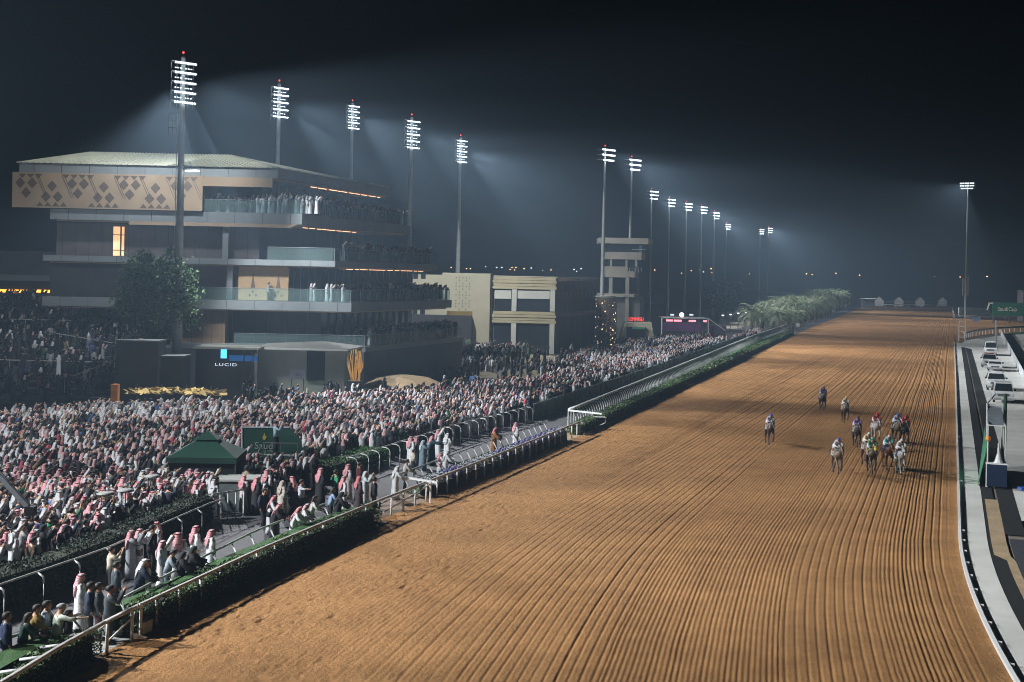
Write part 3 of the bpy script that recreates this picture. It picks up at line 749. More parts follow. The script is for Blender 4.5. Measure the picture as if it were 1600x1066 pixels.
# rows of small warm lamps under each soffit
for xr, z, n0, n1 in ((-22.9,19.90,0.3,.98),(-21.4,15.66,.12,.6),(-18.6,11.76,.25,.98),(-17.4,7.55,.3,.8)):
    b = MB(); y = YS+.5+(YE-YS)*n0
    while y < YS+(YE-YS)*n1:
        L = .5+1.2*rnd.random(); b.bar((fx(xr,y),y,z),(fx(xr,y+L),y+L,z),.09,.05); y += L+.15+.5*rnd.random()
    part('light_strip', b, m_strip, gs)

# ---- entrance pavilion and terraces on the far left
pv_ = empty('terrace_pavilion', (-48,132,0), 0, 'dim low pavilion with a warm lit counter at the back of the left terraces', 'pavilion')
b = MB(); b.prism([(-64,131),(-39,131),(-39,139),(-64,139)], 6.4, 7.2); part('floor_slab', b, m_dkwall, pv_)
b = MB(); b.prism([(-64,135),(-40,135),(-40,139),(-64,139)], 7.2, 13.0); part('back_wall', b, m_dkwall, pv_)
b = MB(); b.prism([(-64,130.6),(-45,130.6),(-43,139),(-64,139)], 9.9, 10.5); part('roof', b, m_fascia, pv_)
b = MB(); b.slab([(-46.6,130.4,12.4),(-46.1,130.4,12.3),(-43.3,130.4,8.2),(-43.0,130.4,7.2),(-44.6,130.4,9.2)], .5, (0,1,0)); part('slanted_fin', b, mat('pale_fin', (.30,.34,.33), .7, .1, 1), pv_)
b = MB(); b.prism([(-42.9,130.2),(-39.4,130.2),(-39.4,132),(-42.9,132)], 6.5, 9.7); b.slab([(-43.8,130.2,9.4),(-42.9,130.2,10.3),(-42.9,130.2,7),(-43.8,130.2,7)], .6, (0,1,0)); part('beige_block', b, m_beige, pv_)
b = MB(); b.box((-52.6,134.9,8.75),(3.2,.1,.32)); b.box((-49.4,134.9,8.8),(1.6,.1,.3)); part('light_strip', b, mat('amber_light', (.9,.5,.1), .5, 0, emit=(1,.42,.05), es=2.2), pv_)
for x, w in ((-48.4,.35),(-46.8,.25),(-45.2,.4)):
    b = MB(); b.box((x,134.9,8.4),(w,.1,1.2)); part('lit_opening', b, m_warm, pv_)
b = MB(); b.box((-44.2,134.9,8.2),(.9,.1,1.6)); part('lit_window', b, mat('pale_window', (.4,.5,.55), .4, .3, 3, emit=(.5,.7,.9), es=.25), pv_)
b = MB(); b.box((-52,134.5,7.7),(5,.5,1.0)); part('counter', b, m_conc_pale, pv_)
# stepped terraces rising to the left
tr = empty('stepped_terrace', (-48,118,0), 0, 'dark stepped terraces crowded with spectators on the far left', 'terrace')
b = MB(); NT = 14
def ter_z(y): return float(np.clip((y-104)/27*6.3, 0, 6.3))
for k in range(NT):
    y0 = 104+27*k/NT; z = .2+5.6*k/(NT-1); xr = -33.2 - max(0,(y0-104))*.05
    b.prism([(-66,y0),(xr,y0),(xr,131),(-66,131)], z-.55, z)
part('step', b, mat('terrace_paving', (.075,.075,.078), .85, .2, .8), tr)
for (x0,y0,x1,y1) in ((-46,112,-35,112),(-44,121,-36,117.5),(-37.2,107,-34.2,114),(-49,125,-41,125)):
    b = MB(); z0, z1 = ter_z(y0)+.2, ter_z(y1)+.2
    b.bar((x0,y0,z0+1.1),(x1,y1,z1+1.1),.07,.07)
    for q in np.linspace(0,1,6): b.bar((x0+(x1-x0)*q,y0+(y1-y0)*q,z0+(z1-z0)*q),(x0+(x1-x0)*q,y0+(y1-y0)*q,z0+(z1-z0)*q+1.1),.04,.04)
    part('handrail', b, m_railtop, tr)
for x, y, w, h, lab in ((-31.1,108,3.4,5.3,'tall dark plain block left of the branded kiosk, below the round tree'),(-28.5,109,1.9,4.0,'lower dark block squeezed between the tall dark block and the branded kiosk')):
    t = empty('service_block', (x,y,0), 0, lab, 'block'); b = MB(); b.box((x,y,h/2),(w,2.5,h)); part('body', b, m_dkwall, t)
    b = MB(); b.box((x,y,h+.06),(w+.12,2.6,.12)); part('cap', b, m_fascia, t)

# ---- kiosk with the car maker's lettering, white pavilion, gold sculpture, mound
def text_mesh(s, size, ext, m, parent, loc, rot, name='lettering', sx=1.0, align='CENTER', space=1.0):
    c = bpy.data.curves.new(name, 'FONT'); c.body = s; c.size = size; c.extrude = ext; c.align_x = align; c.align_y = 'CENTER'; c.resolution_u = 3; c.space_character = space
    o = bpy.data.objects.new(name, c); COL.objects.link(o)
    dg = bpy.context.evaluated_depsgraph_get(); me = bpy.data.meshes.new_from_object(o.evaluated_get(dg))
    bpy.data.objects.remove(o); me.materials.clear(); me.materials.append(m)
    ob = link(name, me, parent); ob.location = loc; ob.rotation_euler = rot; ob.scale = (sx,1,1)
    return ob
X = lambda px, y: VZ(px, 500, y)[0]
Z = lambda px, py, y: VZ(px, py, y)[2]
k = empty('branded_kiosk', (X(355,112),112,0), 0, 'black glass kiosk with small white car maker lettering and a bright blue screen', 'kiosk')
x0, x1 = X(305,112), X(406,112); zt = Z(350,543,112)
b = MB(); b.box(((x0+x1)/2-.35,113.5,(zt-.2)/2),(x1-x0-.9,3,zt-.2)); part('body', b, mat('gloss_black', (.014,.016,.02), .25, .2, 2, spec=.5), k)
b = MB(); b.box(((x0+x1)/2,113.5,zt-.05),(x1-x0+.2,3.6,.2)); part('roof', b, m_stone, k)
b = MB(); b.box((X(351,112),111.93,Z(351,553,112)),(.52,.06,.78)); part('screen', b, mat('blue_screen', (.05,.4,.9), .3, .2, 4, emit=(.10,.55,1.0), es=1.6), k)
b = MB(); b.box((X(382,112),111.94,Z(382,560,112)),(2.5,.05,.5)); part('blue_panel', b, mat('blue_glow', (.02,.10,.25), .3, .3, 3, emit=(.02,.15,.45), es=.35), k)
for px in (383,397,405):
    b = MB(); b.box((X(px,112),111.9,zt/2),(.09,.09,zt-.1)); part('post', b, m_frame, k)
m_sign = mat('sign_white', (.8,.85,.9), .5, 0, emit=(.75,.85,1), es=.8)
text_mesh('LUCID', .36, .02, m_sign, k, (0,-.12,Z(355,570,112)), (R(90),0,0), sx=1.7, space=1.15)
w = empty('white_pavilion', (X(480,114),114,0), 0, 'long low pavilion with a bright white pointed roof and a dark doorway', 'pavilion')
xa, xb, xc = X(405,114), X(540,114), X(566,119)
b = MB(); b.prism([(xa,114),(xb,114),(xc,119),(xa,119)], 0, Z(500,546,114)); part('wall', b, mat('grey_render', (.40,.40,.375), .8, .12, .6), w)
b = MB(); zr = Z(500,545,114)
b.add([(xa-.2,113.6,zr+.05),(xb+.3,113.6,zr+.02),(xc+.3,118.6,zr+.05),(xa-.2,119.2,zr+.1),(X(506,117),116.5,zr+.55),
       (xa-.2,113.6,zr-.15),(xb+.3,113.6,zr-.15),(xc+.3,118.6,zr-.15),(xa-.2,119.2,zr-.15)],
      [(0,1,4),(1,2,4),(2,3,4),(3,0,4),(0,5,6,1),(1,6,7,2),(2,7,8,3),(3,8,5,0),(5,8,7,6)])
part('roof', b, mat('white_canvas', (.72,.71,.66), .8, .06, 1), w)
b = MB(); b.box((X(495,114),113.97,Z(495,565,114)-.4),(1.6,.06,2.6)); part('doorway', b, m_black, w)
# gilded wing sculpture, tall strands with a slight glow put into the gold
g = empty('gilded_sculpture', (X(556,112),112,0), 0, 'tall glowing golden sculpture of upswept strands at the corner of the white pavilion', 'sculpture')
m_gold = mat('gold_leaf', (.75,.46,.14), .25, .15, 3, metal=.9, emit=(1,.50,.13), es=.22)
zb, ztp = Z(556,598,112), Z(556,545,112)
b = MB(); b.box((X(557,112),112,zb-.3),(1.3,1.0,.9)); part('plinth', b, m_dkwall, g)
for i in range(9):
    q = i/8; xx = X(545,112)+q*1.2
    pts = [(X(552,112)+.45*q, 112+.15*math.sin(i), zb), (xx+.25*math.sin(i*2), 112.1, zb+(ztp-zb)*.5), (xx, 112-.1*math.cos(i), zb+(ztp-zb)*(.72+.28*math.sin(2.2*q+.4)))]
    b = MB(); b.tube(pts, [.04,.06,.015], 6); part('strand', b, m_gold, g, True)
b = MB(); b.tube([(X(563,112),112,zb-.6),(X(563,112),112,ztp-.2)], .09, 6); part('mast', b, m_gold, g)
# sand mound and lawn
tag((lambda b: b.build('sand_mound', m_sand, None, True))(MB().loft([[(X(628,121)+rx*math.cos(t), 122+ry*math.sin(t), z) for t in np.linspace(0,2*math.pi,24,endpoint=False)] for rx, ry, z in ((5.4,5.5,-.02),(4.2,4,.9),(2.6,2.6,1.55),(1.0,1.2,1.75),(.1,.1,1.78))])), kind='structure')
b = MB(); b.add([(-26,112,.012),(-5.5,112,.012),(-2,131,.012),(-17,131,.012)], [(0,1,2,3)]); tag(b.build('lawn', m_lawn), kind='structure')
b = MB(); b.add([(-1,128,.014),(11,150,.014),(14,186,.014),(-6,186,.014),(-8,140,.014)], [(0,1,2,3,4)]); tag(b.build('path', mat('pale_paving', (.42,.36,.25), .85, .15, .6)), kind='structure')

# ---- cream wall and banded building past the stand
cw = empty('patterned_cream_wall', (-10,200,0), 0, 'tall cream building end with a carved column and a brass bay', 'building')
YW = 200.
b = MB(); b.prism([(X(600,YW),YW),(X(690,YW),YW),(X(690,YW),YW+18),(X(600,YW),YW+18)], 0, Z(690,428,YW)-.15); part('wall', b, m_cream, cw)
b = MB(); b.prism([(X(690,YW)+.02,YW-.8),(X(767,YW),YW-.8),(X(767,YW),YW+18),(X(690,YW)+.02,YW+18)], 0, Z(730,427,YW)); part('wall', b, m_cream, cw)
for row in ((428,433),(480,490)):
    for px in (636,648,660):
        b = MB(); b.box((X(px,YW),YW-.02,Z(px,sum(row)/2+1,YW)),(.75,.08,(row[1]-row[0])*.1+.35)); part('window', b, m_glass, cw)
b = MB()
for i in range(5):
    for j in range(13):
        if (i+j) % 2 == 0 or j % 3 == 0:
            cx = X(712,YW)+i*.52; cz = Z(720,432,YW)-.2-j*.45
            b.slab([(cx-.13,YW-.83,cz),(cx,YW-.83,cz+.2),(cx+.13,YW-.83,cz),(cx,YW-.83,cz-.2)], .03, (0,1,0))
part('carving', b, mat('carved_shade', (.27,.25,.17), .85, .2, 4), cw)
b = MB()
arc = [(X(718,YW)+2.0*math.cos(t), YW-.8-1.0*math.sin(t)) for t in np.linspace(math.pi,0,13)]
b.prism(arc, Z(718,500,YW), Z(718,486,YW)); part('brass_bay', b, m_brass, cw)
b = MB(); b.prism([(X(718,YW)+(p[0]-X(718,YW))*.93, YW-.8+(p[1]-YW+.8)*.93) for p in arc], Z(718,512,YW), Z(718,500,YW)-.01); part('lower_bay', b, mat('dark_brass', (.10,.06,.035), .5, .2, 1.5), cw)
b = MB(); b.prism([(X(765,YW),YW-.8),(X(768,YW),YW-.8),(X(768,YW),YW+4),(X(765,YW),YW+4)], 0, Z(766,427,YW)-.1); part('edge_fin', b, m_dkwall, cw)
b = MB(); b.box((X(668,YW),YW-2.3,2.6),(14,2.4,5.2)); part('terrace_screen', b, m_dkwall, cw)

bb = empty('banded_building', (6.5,190,0), 0, 'two-storey building with cream stone bands and a long dark brown screened side', 'building')
YB = 190.; xl, xr = X(770,YB), X(867,YB); zt = Z(820,433,YB)
Ye = 212.; xe = xr+TD*(Ye-YB)
b = MB(); b.prism([(xl+.1,YB+.35),(xr-.1,YB+.35),(xe-.1,Ye-.2),(xl+.1,Ye-.2)], 0, zt-.1); part('body', b, m_brown, bb)
def band(z0, z1, nm):
    b = MB(); n = max(2, int((z1-z0)/.42))
    for i in range(n):
        za = z0+(z1-z0)*i/n; zb_ = z0+(z1-z0)*(i+.86)/n; o = .02 if i % 2 else .14
        b.prism([(xl-o,YB-o),(xr+o,YB-o),(xr+o,YB+.3),(xl-o,YB+.3)], za, zb_)
    b.prism([(xl+.03,YB+.05),(xr-.03,YB+.05),(xr-.03,YB+.33),(xl+.03,YB+.33)], z0, z1)
    part(nm, b, m_cream2, bb)
band(Z(820,452,YB), zt, 'stone_band'); band(Z(820,505,YB), Z(820,487,YB), 'stone_band')
for px0, px1 in ((799,806.5),(859,866.5)):
    for pz0, pz1 in ((487,452),(560,505)):
        b = MB(); b.box(((X(px0,YB)+X(px1,YB))/2,YB+.12,(Z(px0,pz0,YB)+Z(px0,pz1,YB))/2),(X(px1,YB)-X(px0,YB),.42,Z(px0,pz1,YB)-Z(px0,pz0,YB)-.02)); part('pier', b, m_stone, bb)
for px0, px1 in ((772,798),(808,858)):
    b = MB(); b.box(((X(px0,YB)+X(px1,YB))/2,YB+.2,Z(px0,460,YB)),(X(px1,YB)-X(px0,YB),.2,1.25)); part('pale_panel', b, m_stone, bb)
    for pz in (476,530):
        b = MB(); b.box(((X(px0,YB)+X(px1,YB))/2,YB+.3,Z(px0,pz,YB)),(X(px1,YB)-X(px0,YB),.08,2.2 if pz < 500 else 4.4)); part('window', b, m_glass, bb)
# long screened side: vertical fins, two thin string courses, bright parapet, pale louvres
b = MB()
for q in np.linspace(0,1,34): y = YB+.4+(Ye-YB-.6)*q; b.box((xr+TD*(y-YB)+.05, y, zt*.25+.05),(.16,.22,zt*.5-.2)); b.box((xr+TD*(y-YB)+.05, y, zt*.76),(.16,.22,zt*.44))
part('fin', b, m_brown, bb)
b = MB(); b.bar((xr+.1,YB,zt+.06),(xe+.1,Ye,zt+.06),.3,.14); b.bar((xl,YB+.1,zt+.06),(xr+.1,YB+.1,zt+.06),.3,.14); part('parapet', b, m_cream, bb)
b = MB(); b.bar((xr+.12,YB+.3,zt*.5),(xe+.12,Ye,zt*.5),.2,.25); part('string_course', b, m_brown, bb)
b = MB()
for q in np.linspace(.04,.96,11):
    y = YB+(Ye-YB)*q; x = xr+TD*(y-YB)+.22; zz = Z(890,461,YB)-.1
    b.slab([(x,y,zz+.55),(x+.03,y+.55,zz+.35),(x+.05,y+1.05,zz-.55),(x+.02,y+.5,zz-.35)], .05, (1,0,0))
part('louvre', b, m_stone, bb)

# ---- glittering pillar, control tower, lettered booth, pink stage
p = empty('glittering_pillar', (X(946,203),203,0), 0, 'round pillar hung with glittering gold discs at the end of the banded building', 'pillar')
b = MB(); b.lathe([(1.55,0),(1.55,Z(946,462,203)-.5),(1.5,Z(946,462,203)-.3)], 20, (X(946,203),203,0)); part('core', b, mat('bronze_core', (.13,.085,.06), .6, .25, 1), p)
b = MB(); b.lathe([(1.62,0),(1.68,.25),(.1,.3)], 20, (X(944,203),203,Z(946,462,203)-.3)); part('cap', b, m_stone, p)
bd = MB(); bl = MB(); zc = Z(946,462,203)-.6
for i in range(330):
    a = math.pi*(1+rnd.random()); z = rnd.random()*zc; c = (X(946,203)+1.6*math.cos(a), 203+1.6*math.sin(a), z)
    s = .05+.10*rnd.random(); (bl if rnd.random() < .13 else bd).box(c,(s,.06,s*1.3), a+R(90), R(20*rnd.random()), R(45))
part('disc', bd, mat('gilt_disc', (.45,.30,.16), .3, .3, 4, metal=.6), p); part('sparkle', bl, mat('sparkle', (1,.8,.5), .3, 0, emit=(1,.72,.42), es=2.2), p)
ct = empty('control_tower', (X(975,232),232,0), 0, 'slim open-framed beige control tower with stacked cabins and a flat overhanging roof', 'tower')
YC = 232.
m_ct = mat('tower_render', (.31,.285,.235), .8, .1, .5)
def cbox(nm, a, c, t_, u, m, y0=0, dep=7.): 
    b = MB(); b.prism([(X(a,YC),YC+y0),(X(c,YC),YC+y0),(X(c,YC)+TD*dep*.6,YC+y0+dep),(X(a,YC),YC+y0+dep)], Z((a+c)/2,u,YC), Z((a+c)/2,t_,YC)); return part(nm, b, m, ct)
cbox('roof_slab',934,1010,372,381,m_ct,-.6,8); cbox('cabin',948,996,381.2,395,m_glass,.3,6); cbox('parapet',946,1000,394,405.5,m_ct,-.2,7)
cbox('cabin',949,990,405.7,417,m_glass,.3,6); cbox('parapet',946,979,416.5,433.5,m_ct,-.3,6.5); cbox('side_balcony',979.2,990,424,433.5,m_ct,-.3,5.5)
cbox('shaft',985,996,434,520,m_dkwall,3,5); cbox('base_slab',934,990,459,464,m_ct,-.5,7); cbox('base_wall',940,1000,464.2,560,mat('tower_base', (.12,.115,.10), .8, .2, .6),.5,6)
for px in (953,979):
    b = MB(); b.box((X(px,YC),YC,Z(px,482,YC)),(.62,.62,Z(px,434,YC)-Z(px,530,YC))); part('column', b, m_ct, ct)
for px in (953,977,992):
    b = MB(); b.box((X(px,YC),YC+.1,Z(px,411,YC)),(.35,.3,1.35)); part('post', b, m_ct, ct)
b = MB(); b.bar((X(981,YC),YC-.3,Z(981,419,YC)),(X(1000,YC),YC-.3,Z(1000,419,YC)),.05,.05); b.bar((X(985,YC),YC-.3,Z(985,390,YC)),(X(1006,YC),YC-.3,Z(1006,390,YC)),.05,.05)
for px in (982,986,991,996,1000): b.bar((X(px,YC),YC-.3,Z(px,426,YC)),(X(px,YC),YC-.3,Z(px,419,YC)),.05,.05)
part('railing', b, m_railtop, ct)
YK = 214.
bo = empty('cream_booth', (X(995,YK),YK,0), 0, 'cream booth with slanted sides and glowing red letters on its roof', 'booth')
b = MB(); pts = [(X(966,YK),YK,0),(X(1026,YK),YK,0),(X(1018,YK),YK,Z(1018,504,YK)),(X(978,YK),YK,Z(978,504,YK))]; b.slab(pts, 3.5, (0,1,0)); part('wall', b, m_cream, bo)
b = MB(); b.box((X(994,YK),YK-.03,Z(994,519,YK)),(3.2,.06,1.7)); part('opening', b, m_black, bo)
b = MB(); b.box((X(998,YK),YK-.08,Z(998,513,YK)),(2.2,.05,.35)); part('notice', b, mat('green_notice', (.10,.30,.16), .6, .1, 3), bo)
text_mesh('LEMNISU', .80, .06, mat('red_letters', (.6,.02,.02), .4, 0, emit=(1,.06,.04), es=1.7), bo, (0,1.2,Z(995,499.3,YK)), (R(90),0,0), sx=.80)
YG = 235.
st_ = empty('concert_stage', (X(1070,YG),YG,0), 0, 'small stage framed in truss with pink and red lights', 'stage')
b = MB(); xa, xb = X(1034,YG), X(1107,YG); zt, zb = Z(1070,497,YG), 0
for px in (1034,1107): b.bar((X(px,YG),YG,0),(X(px,YG),YG,zt),.22,.22)
b.bar((xa,YG,zt),(xb,YG,zt),.22,.22); b.bar((xb,YG,zt),(xb+3.2,YG,zt-2.2),.15,.15); b.bar((xa,YG+5,zt),(xb,YG+5,zt),.2,.2); part('truss', b, m_white, st_)
b = MB(); b.box(((xa+xb)/2,YG+4,zt/2-.4),(xb-xa-1.6,.2,zt-1)); part('back_wall', b, mat('violet_backdrop', (.05,.03,.06), .7, .5, 1.2, emit=(.25,.10,.30), es=.10), st_)
b = MB(); b.box(((xa+xb)/2,YG+2.5,.9),(xb-xa,4,1.8)); part('deck', b, m_dkwall, st_)
m_pink = mat('pink_lamp', (1,.4,.5), .4, 0, emit=(1,.28,.33), es=1.5)
for px, w_ in ((1047,1.2),(1060,1.4),(1083,1.3),(1103,.6)):
    b = MB(); b.box((X(px,YG),YG+1,zt-.55),(w_,.4,.34)); part('stage_light', b, m_pink, st_)
b = MB(); b.sphere((X(1065,YG),YG,Z(1065,492,YG)), .42, 10, 8); part('round_lamp', b, mat('round_lamp', (1,1,1), .4, 0, emit=(.95,.95,1), es=3.5), st_)
b = MB()
for px in (1050,1080): b.box((X(px,YG),YG,Z(px,492,YG)),(.7,.2,.28))
part('top_sign', b, m_sign, st_)
b = MB(); b.box((xb+1.8,YG+2,1.6),(3.2,3,3.2)); part('side_booth', b, mat('violet_side', (.10,.08,.13), .7, .3, 1), st_)
# ------------------------------------------------------------------ trees and palms
m_bark = mat('bark', (.10,.075,.05), .95, .3, 3, bump=.03)
def tree(loc, h, rw, trunk_h, label, shape='round', nleaf=5200, leaf=.16, cols=((.045,.085,.03),(.06,.105,.04),(.03,.055,.022)), group=None, name='leafy_tree', seed=3, squash=.8):
    t = empty(name, loc, 0, label, 'tree', group)
    g = np.random.default_rng(seed); rl = random.Random(seed)
    b = MB(); cz = trunk_h+(h-trunk_h)*.5
    b.tube([(0,0,0),(.1,.05,trunk_h*.5),(0,.1,trunk_h),(.1,0,cz)], [.28,.22,.18,.08], 8)
    for i in range(9):
        a = i*2.4; z0 = trunk_h*(.75+.25*rl.random()); L = rw*(.5+.35*rl.random())
        b.tube([(0,0,z0),(L*.5*math.cos(a),L*.5*math.sin(a),z0+(h-z0)*.35),(L*math.cos(a),L*math.sin(a),z0+(h-z0)*(.5+.3*rl.random()))],[.12,.07,.02],6)
    b.build('trunk', m_bark, t, True)
    # clumps through the crown, leaves clustered on each clump
    pts = []
    if shape == 'round':
        nc = 85
        for _ in range(nc):
            d = g.normal(size=3); d /= np.linalg.norm(d); r = (.35+.65*g.random()**.5)
            pts.append((np.array([rw*d[0]*r, rw*d[1]*r, cz+(h-trunk_h)*.5*d[2]*r]), .22*rw*(.5+.9*g.random())))
    else:
        for _ in range(60):
            q = g.random(3)*2-1; ax = g.integers(0,3); q[ax] = math.copysign(.9+.1*g.random(), q[ax])
            pts.append((np.array([rw*q[0], rw*q[1], cz+(h-trunk_h)*.5*q[2]]), .22*rw*(.6+.6*g.random())))
    per = nleaf//len(pts); P = []; 
    for c, r in pts: P.append(c+g.normal(size=(per,3))*r*np.array([.62,.62,.5]))
    P = np.concatenate(P); V, F, C = leaves(P, leaf, cols, seed)
    link('crown', np_mesh('crown', V, F, m_leaf, False, C), t)
    return t
tree((VZ(247,455,113)[0],113,0), 13.6, 3.5, 5.0, 'big dark leafy tree standing in front of the grandstand side wall', nleaf=16000, leaf=.17, seed=5)
for i,(px,h) in enumerate(((1109,10.6),(1121,11.2),(1134,11.0),(1147,10.8))):
    y = 378+3*i
    tree((VZ(px,455,y)[0],y,0), h, 1.5+.25*(i%2), 3.6, ['clipped box-shaped tree, first beyond the pink stage','clipped box-shaped tree, second beyond the pink stage','clipped box-shaped tree, third beyond the pink stage','clipped box-shaped tree standing nearest the palm row'][i], 'box', 1500, .28, ((.09,.12,.06),(.06,.09,.045)), 'clipped trees beyond the stage', 'clipped_tree', 20+i)
def palm_meshes(h, seed, L=3.6):
    rl = random.Random(seed); b = MB()
    b.tube([(0,0,0),(.12,.05,h*.35),(.18,.02,h*.7),(.2,0,h)], [.32,.24,.22,.26], 9)
    for k in range(int(h*3)): z = h*(k+.5)/int(h*3); b.lathe([(.27,-.05),(.33,.03),(.25,.08)], 8, (.14,.03,z))
    trunk = b.mesh('trunk', m_bark, True)
    V = []; F = []; C = []
    for i in range(44):
        a = i*2.39996+rl.random()*.3; up = 1.25-1.75*(i/44)+.2*rl.random(); ll = L*(.75+.35*rl.random())
        d = Vector((math.cos(a), math.sin(a), 0)); sd = Vector((-math.sin(a), math.cos(a), 0)); P = []; ang = up; p = Vector((.2,0,h+.05))
        for q in range(9): P.append(p.copy()); p = p+(d*math.cos(ang)+Vector((0,0,1))*math.sin(ang))*ll/8; ang -= .20+.02*q
        cc = random.Random(seed*100+i).choice(((.22,.28,.16),(.28,.33,.21),(.16,.22,.12),(.34,.37,.25)))
        if i > 38: cc = (.22,.17,.09)
        for q in range(8):
            o = len(V); w = .035; V += [P[q]-sd*w, P[q]+sd*w, P[q+1]+sd*w, P[q+1]-sd*w]; F.append((o,o+1,o+2,o+3)); C += [cc]*4
            for e in range(3):
                base = P[q].lerp(P[q+1], e/3); t = (q+e/3)/8; lf = (.72*math.sin(math.pi*min(.97,t*.85+.16)))*(.8+.3*rl.random())
                fw = (P[q+1]-P[q]).normalized()
                for s in (-1,1):
                    tip = base+sd*s*lf*.75+fw*lf*.62+Vector((0,0,-lf*(.12+.35*rl.random()))); o = len(V)
                    V += [base-fw*.05, base+fw*.05, tip, tip-fw*.02]; F.append((o,o+1,o+2,o+3)); C += [cc]*4
    C = np.concatenate([np.array(C), np.ones((len(C),1))], 1)
    return trunk, np_mesh('crown', [v[:] for v in V], F, m_leaf, False, C)
PM = [palm_meshes(2.2,1,4.2), palm_meshes(3.0,2,4.6), palm_meshes(4.0,3,4.8)]
i = 0; s = 226.0
while s < 520:
    for row in range(2):
        pm = PM[0] if s < 260 else PM[1] if s < 350 else PM[2]
        pm = PM[min(2,max(0,PM.index(pm)+rnd.choice((0,0,1))))] if row else pm
        n = float(EDGE(s))-5.0-row*5.5-rnd.random()*2.5; p = W(s+rnd.random()*4, n)
        lab = 'palm at the near end of the row beside the far track' if i == 0 else 'bushy palm in the front row beside the far track' if row == 0 else 'bushy palm in the back row, behind the front palms'
        t = empty('palm_tree', p, rnd.random()*6, lab, 'palm', 'palms along the far left of the track'); sc_ = 1.15+.35*rnd.random(); t.scale = (sc_,)*3
        link('trunk', pm[0], t); link('crown', pm[1], t); i += 1
    s += 8.5+rnd.random()*3+(s-200)*.01

# ------------------------------------------------------------------ the far turn, chute end, far rails
pl = [G(1495,537,.0),G(1506,530),G(1530,524.5),G(1560,521.5),G(1612,518),G(1612,497),(G(1486,499)[0],G(1486,499)[1],0)]
b = MB(); b.add([(p[0],p[1],.016) for p in pl], [tuple(range(len(pl)))]); tag(b.build('dirt_turn', m_dirt), kind='structure')
pl = [G(1496,541),G(1508,533),G(1530,528),G(1560,525),G(1612,521.5),G(1612,560),G(1545,560),G(1530,548)]
b = MB(); b.add([(p[0],p[1],.018) for p in pl], [tuple(range(len(pl)))]); tag(b.build('road', m_conc_pale), kind='structure')
def free_rail(label, pts, h, step, rad, name='running_rail', m=None, post_h=None, gauge=.05, extra=None, group='white rails round the far turn', cat='running rail'):
    m = m or m_white; P = [Vector((p[0],p[1],0)) for p in pts]; o = P[0]
    t = empty(name, o, 0, label, cat, group)
    b = MB(); b.tube([(p-o)+Vector((0,0,h)) for p in P], rad, 8); b.build('rail_bar', m, t, True)
    if extra:
        for z in extra:
            b = MB(); b.tube([(p-o)+Vector((0,0,z)) for p in P], rad*.6, 6); b.build('lower_bar', m, t, True)
    pb = MB(); pb.tube([(0,0,0),(0,0,h)], gauge, 6); pm = pb.mesh('post', m); k = 0
    for a, c in zip(P[:-1], P[1:]):
        n = max(1, int((c-a).length/step))
        for q in range(n):
            if k < 99: u = link('post', pm, t); u.location = a.lerp(c, q/n)-o
            k += 1
    return t
free_rail('thick white rail curving round the inside of the far turn', [G(1507,529),G(1520,526),G(1540,523),G(1562,520.5),G(1585,519),G(1615,518)], 1.25, 3.2, .26, gauge=.09)
free_rail('white outer rail of the far turn, running right to the green billboard', [G(1488,484),G(1491,500),G(1530,499),G(1570,498.4),G(1615,498)], 1.3, 7, .16, gauge=.10, extra=[.5])
free_rail('double white rail across the far end of the dirt track', [G(1368,482),G(1400,481.5),G(1440,481.5),G(1488,482)], 1.6, 9, .15, gauge=.1, extra=[3.0])
t = empty('white_gate', G(1503,533), HEAD, 'narrow white lattice gate where the inner rail meets the turn', 'gate')
b = MB()
for x in (-.6,.6): b.tube([(x,0,0),(x,0,4.2)], .09, 6)
for z in (.8,1.9,3.0,4.1): b.bar((-.6,0,z),(.6,0,z),.1,.1)
b.build('frame', m_white, t)
t = empty('white_post', G(1556,541), 0, 'tall white post at the start of the right hand white fence', 'post')
b = MB(); b.tube([(0,0,0),(0,0,4.6)], .2, 8); b.lathe([(.3,4.6),(.22,4.9),(.01,5.0)], 8); b.build('post', m_white, t)
# tents on the far chute
tm = MB(); tm.box((0,0,1.3),(4.2,3.6,2.6)); tr_ = MB(); tr_.add([(-2.3,-2,2.6),(2.3,-2,2.6),(2.3,2,2.6),(-2.3,2,2.6),(0,-2,4.9),(0,2,4.9)], [(0,1,4),(2,3,5),(1,2,5,4),(3,0,4,5),(0,3,2,1)])
m_tent = mat('tent_white', (.55,.54,.52), .7, .08, 1); wm = tm.mesh('wall', m_tent); rm = tr_.mesh('roof', m_tent)
for px, lab in ((1373,'gabled white hut at the far end of the track, beside the palms'),(1404,'gabled white hut at the far end, second from the palms'),(1437,'gabled white hut at the far end, third from the palms'),(1472,'gabled white hut at the far end, nearest the right rail')):
    p = G(px,478.5); t = empty('gabled_hut', p, HEAD*.3, lab, 'hut', 'white huts across the far end of the track'); link('wall', wm, t); link('roof', rm, t)
t = empty('shelter', G(1356,482), 0, 'flat-roofed dark shelter between the palms and the first white hut', 'shelter')
b = MB(); b.box((0,0,4.6),(6.4,4,.4)); b.build('roof', m_tent, t)
b = MB(); [b.box((x,y,2.2),(.25,.25,4.4)) for x in (-2.8,2.8) for y in (-1.6,1.6)]; b.box((0,1.5,1.8),(5.4,.2,3.4)); b.build('frame', m_dkwall, t)
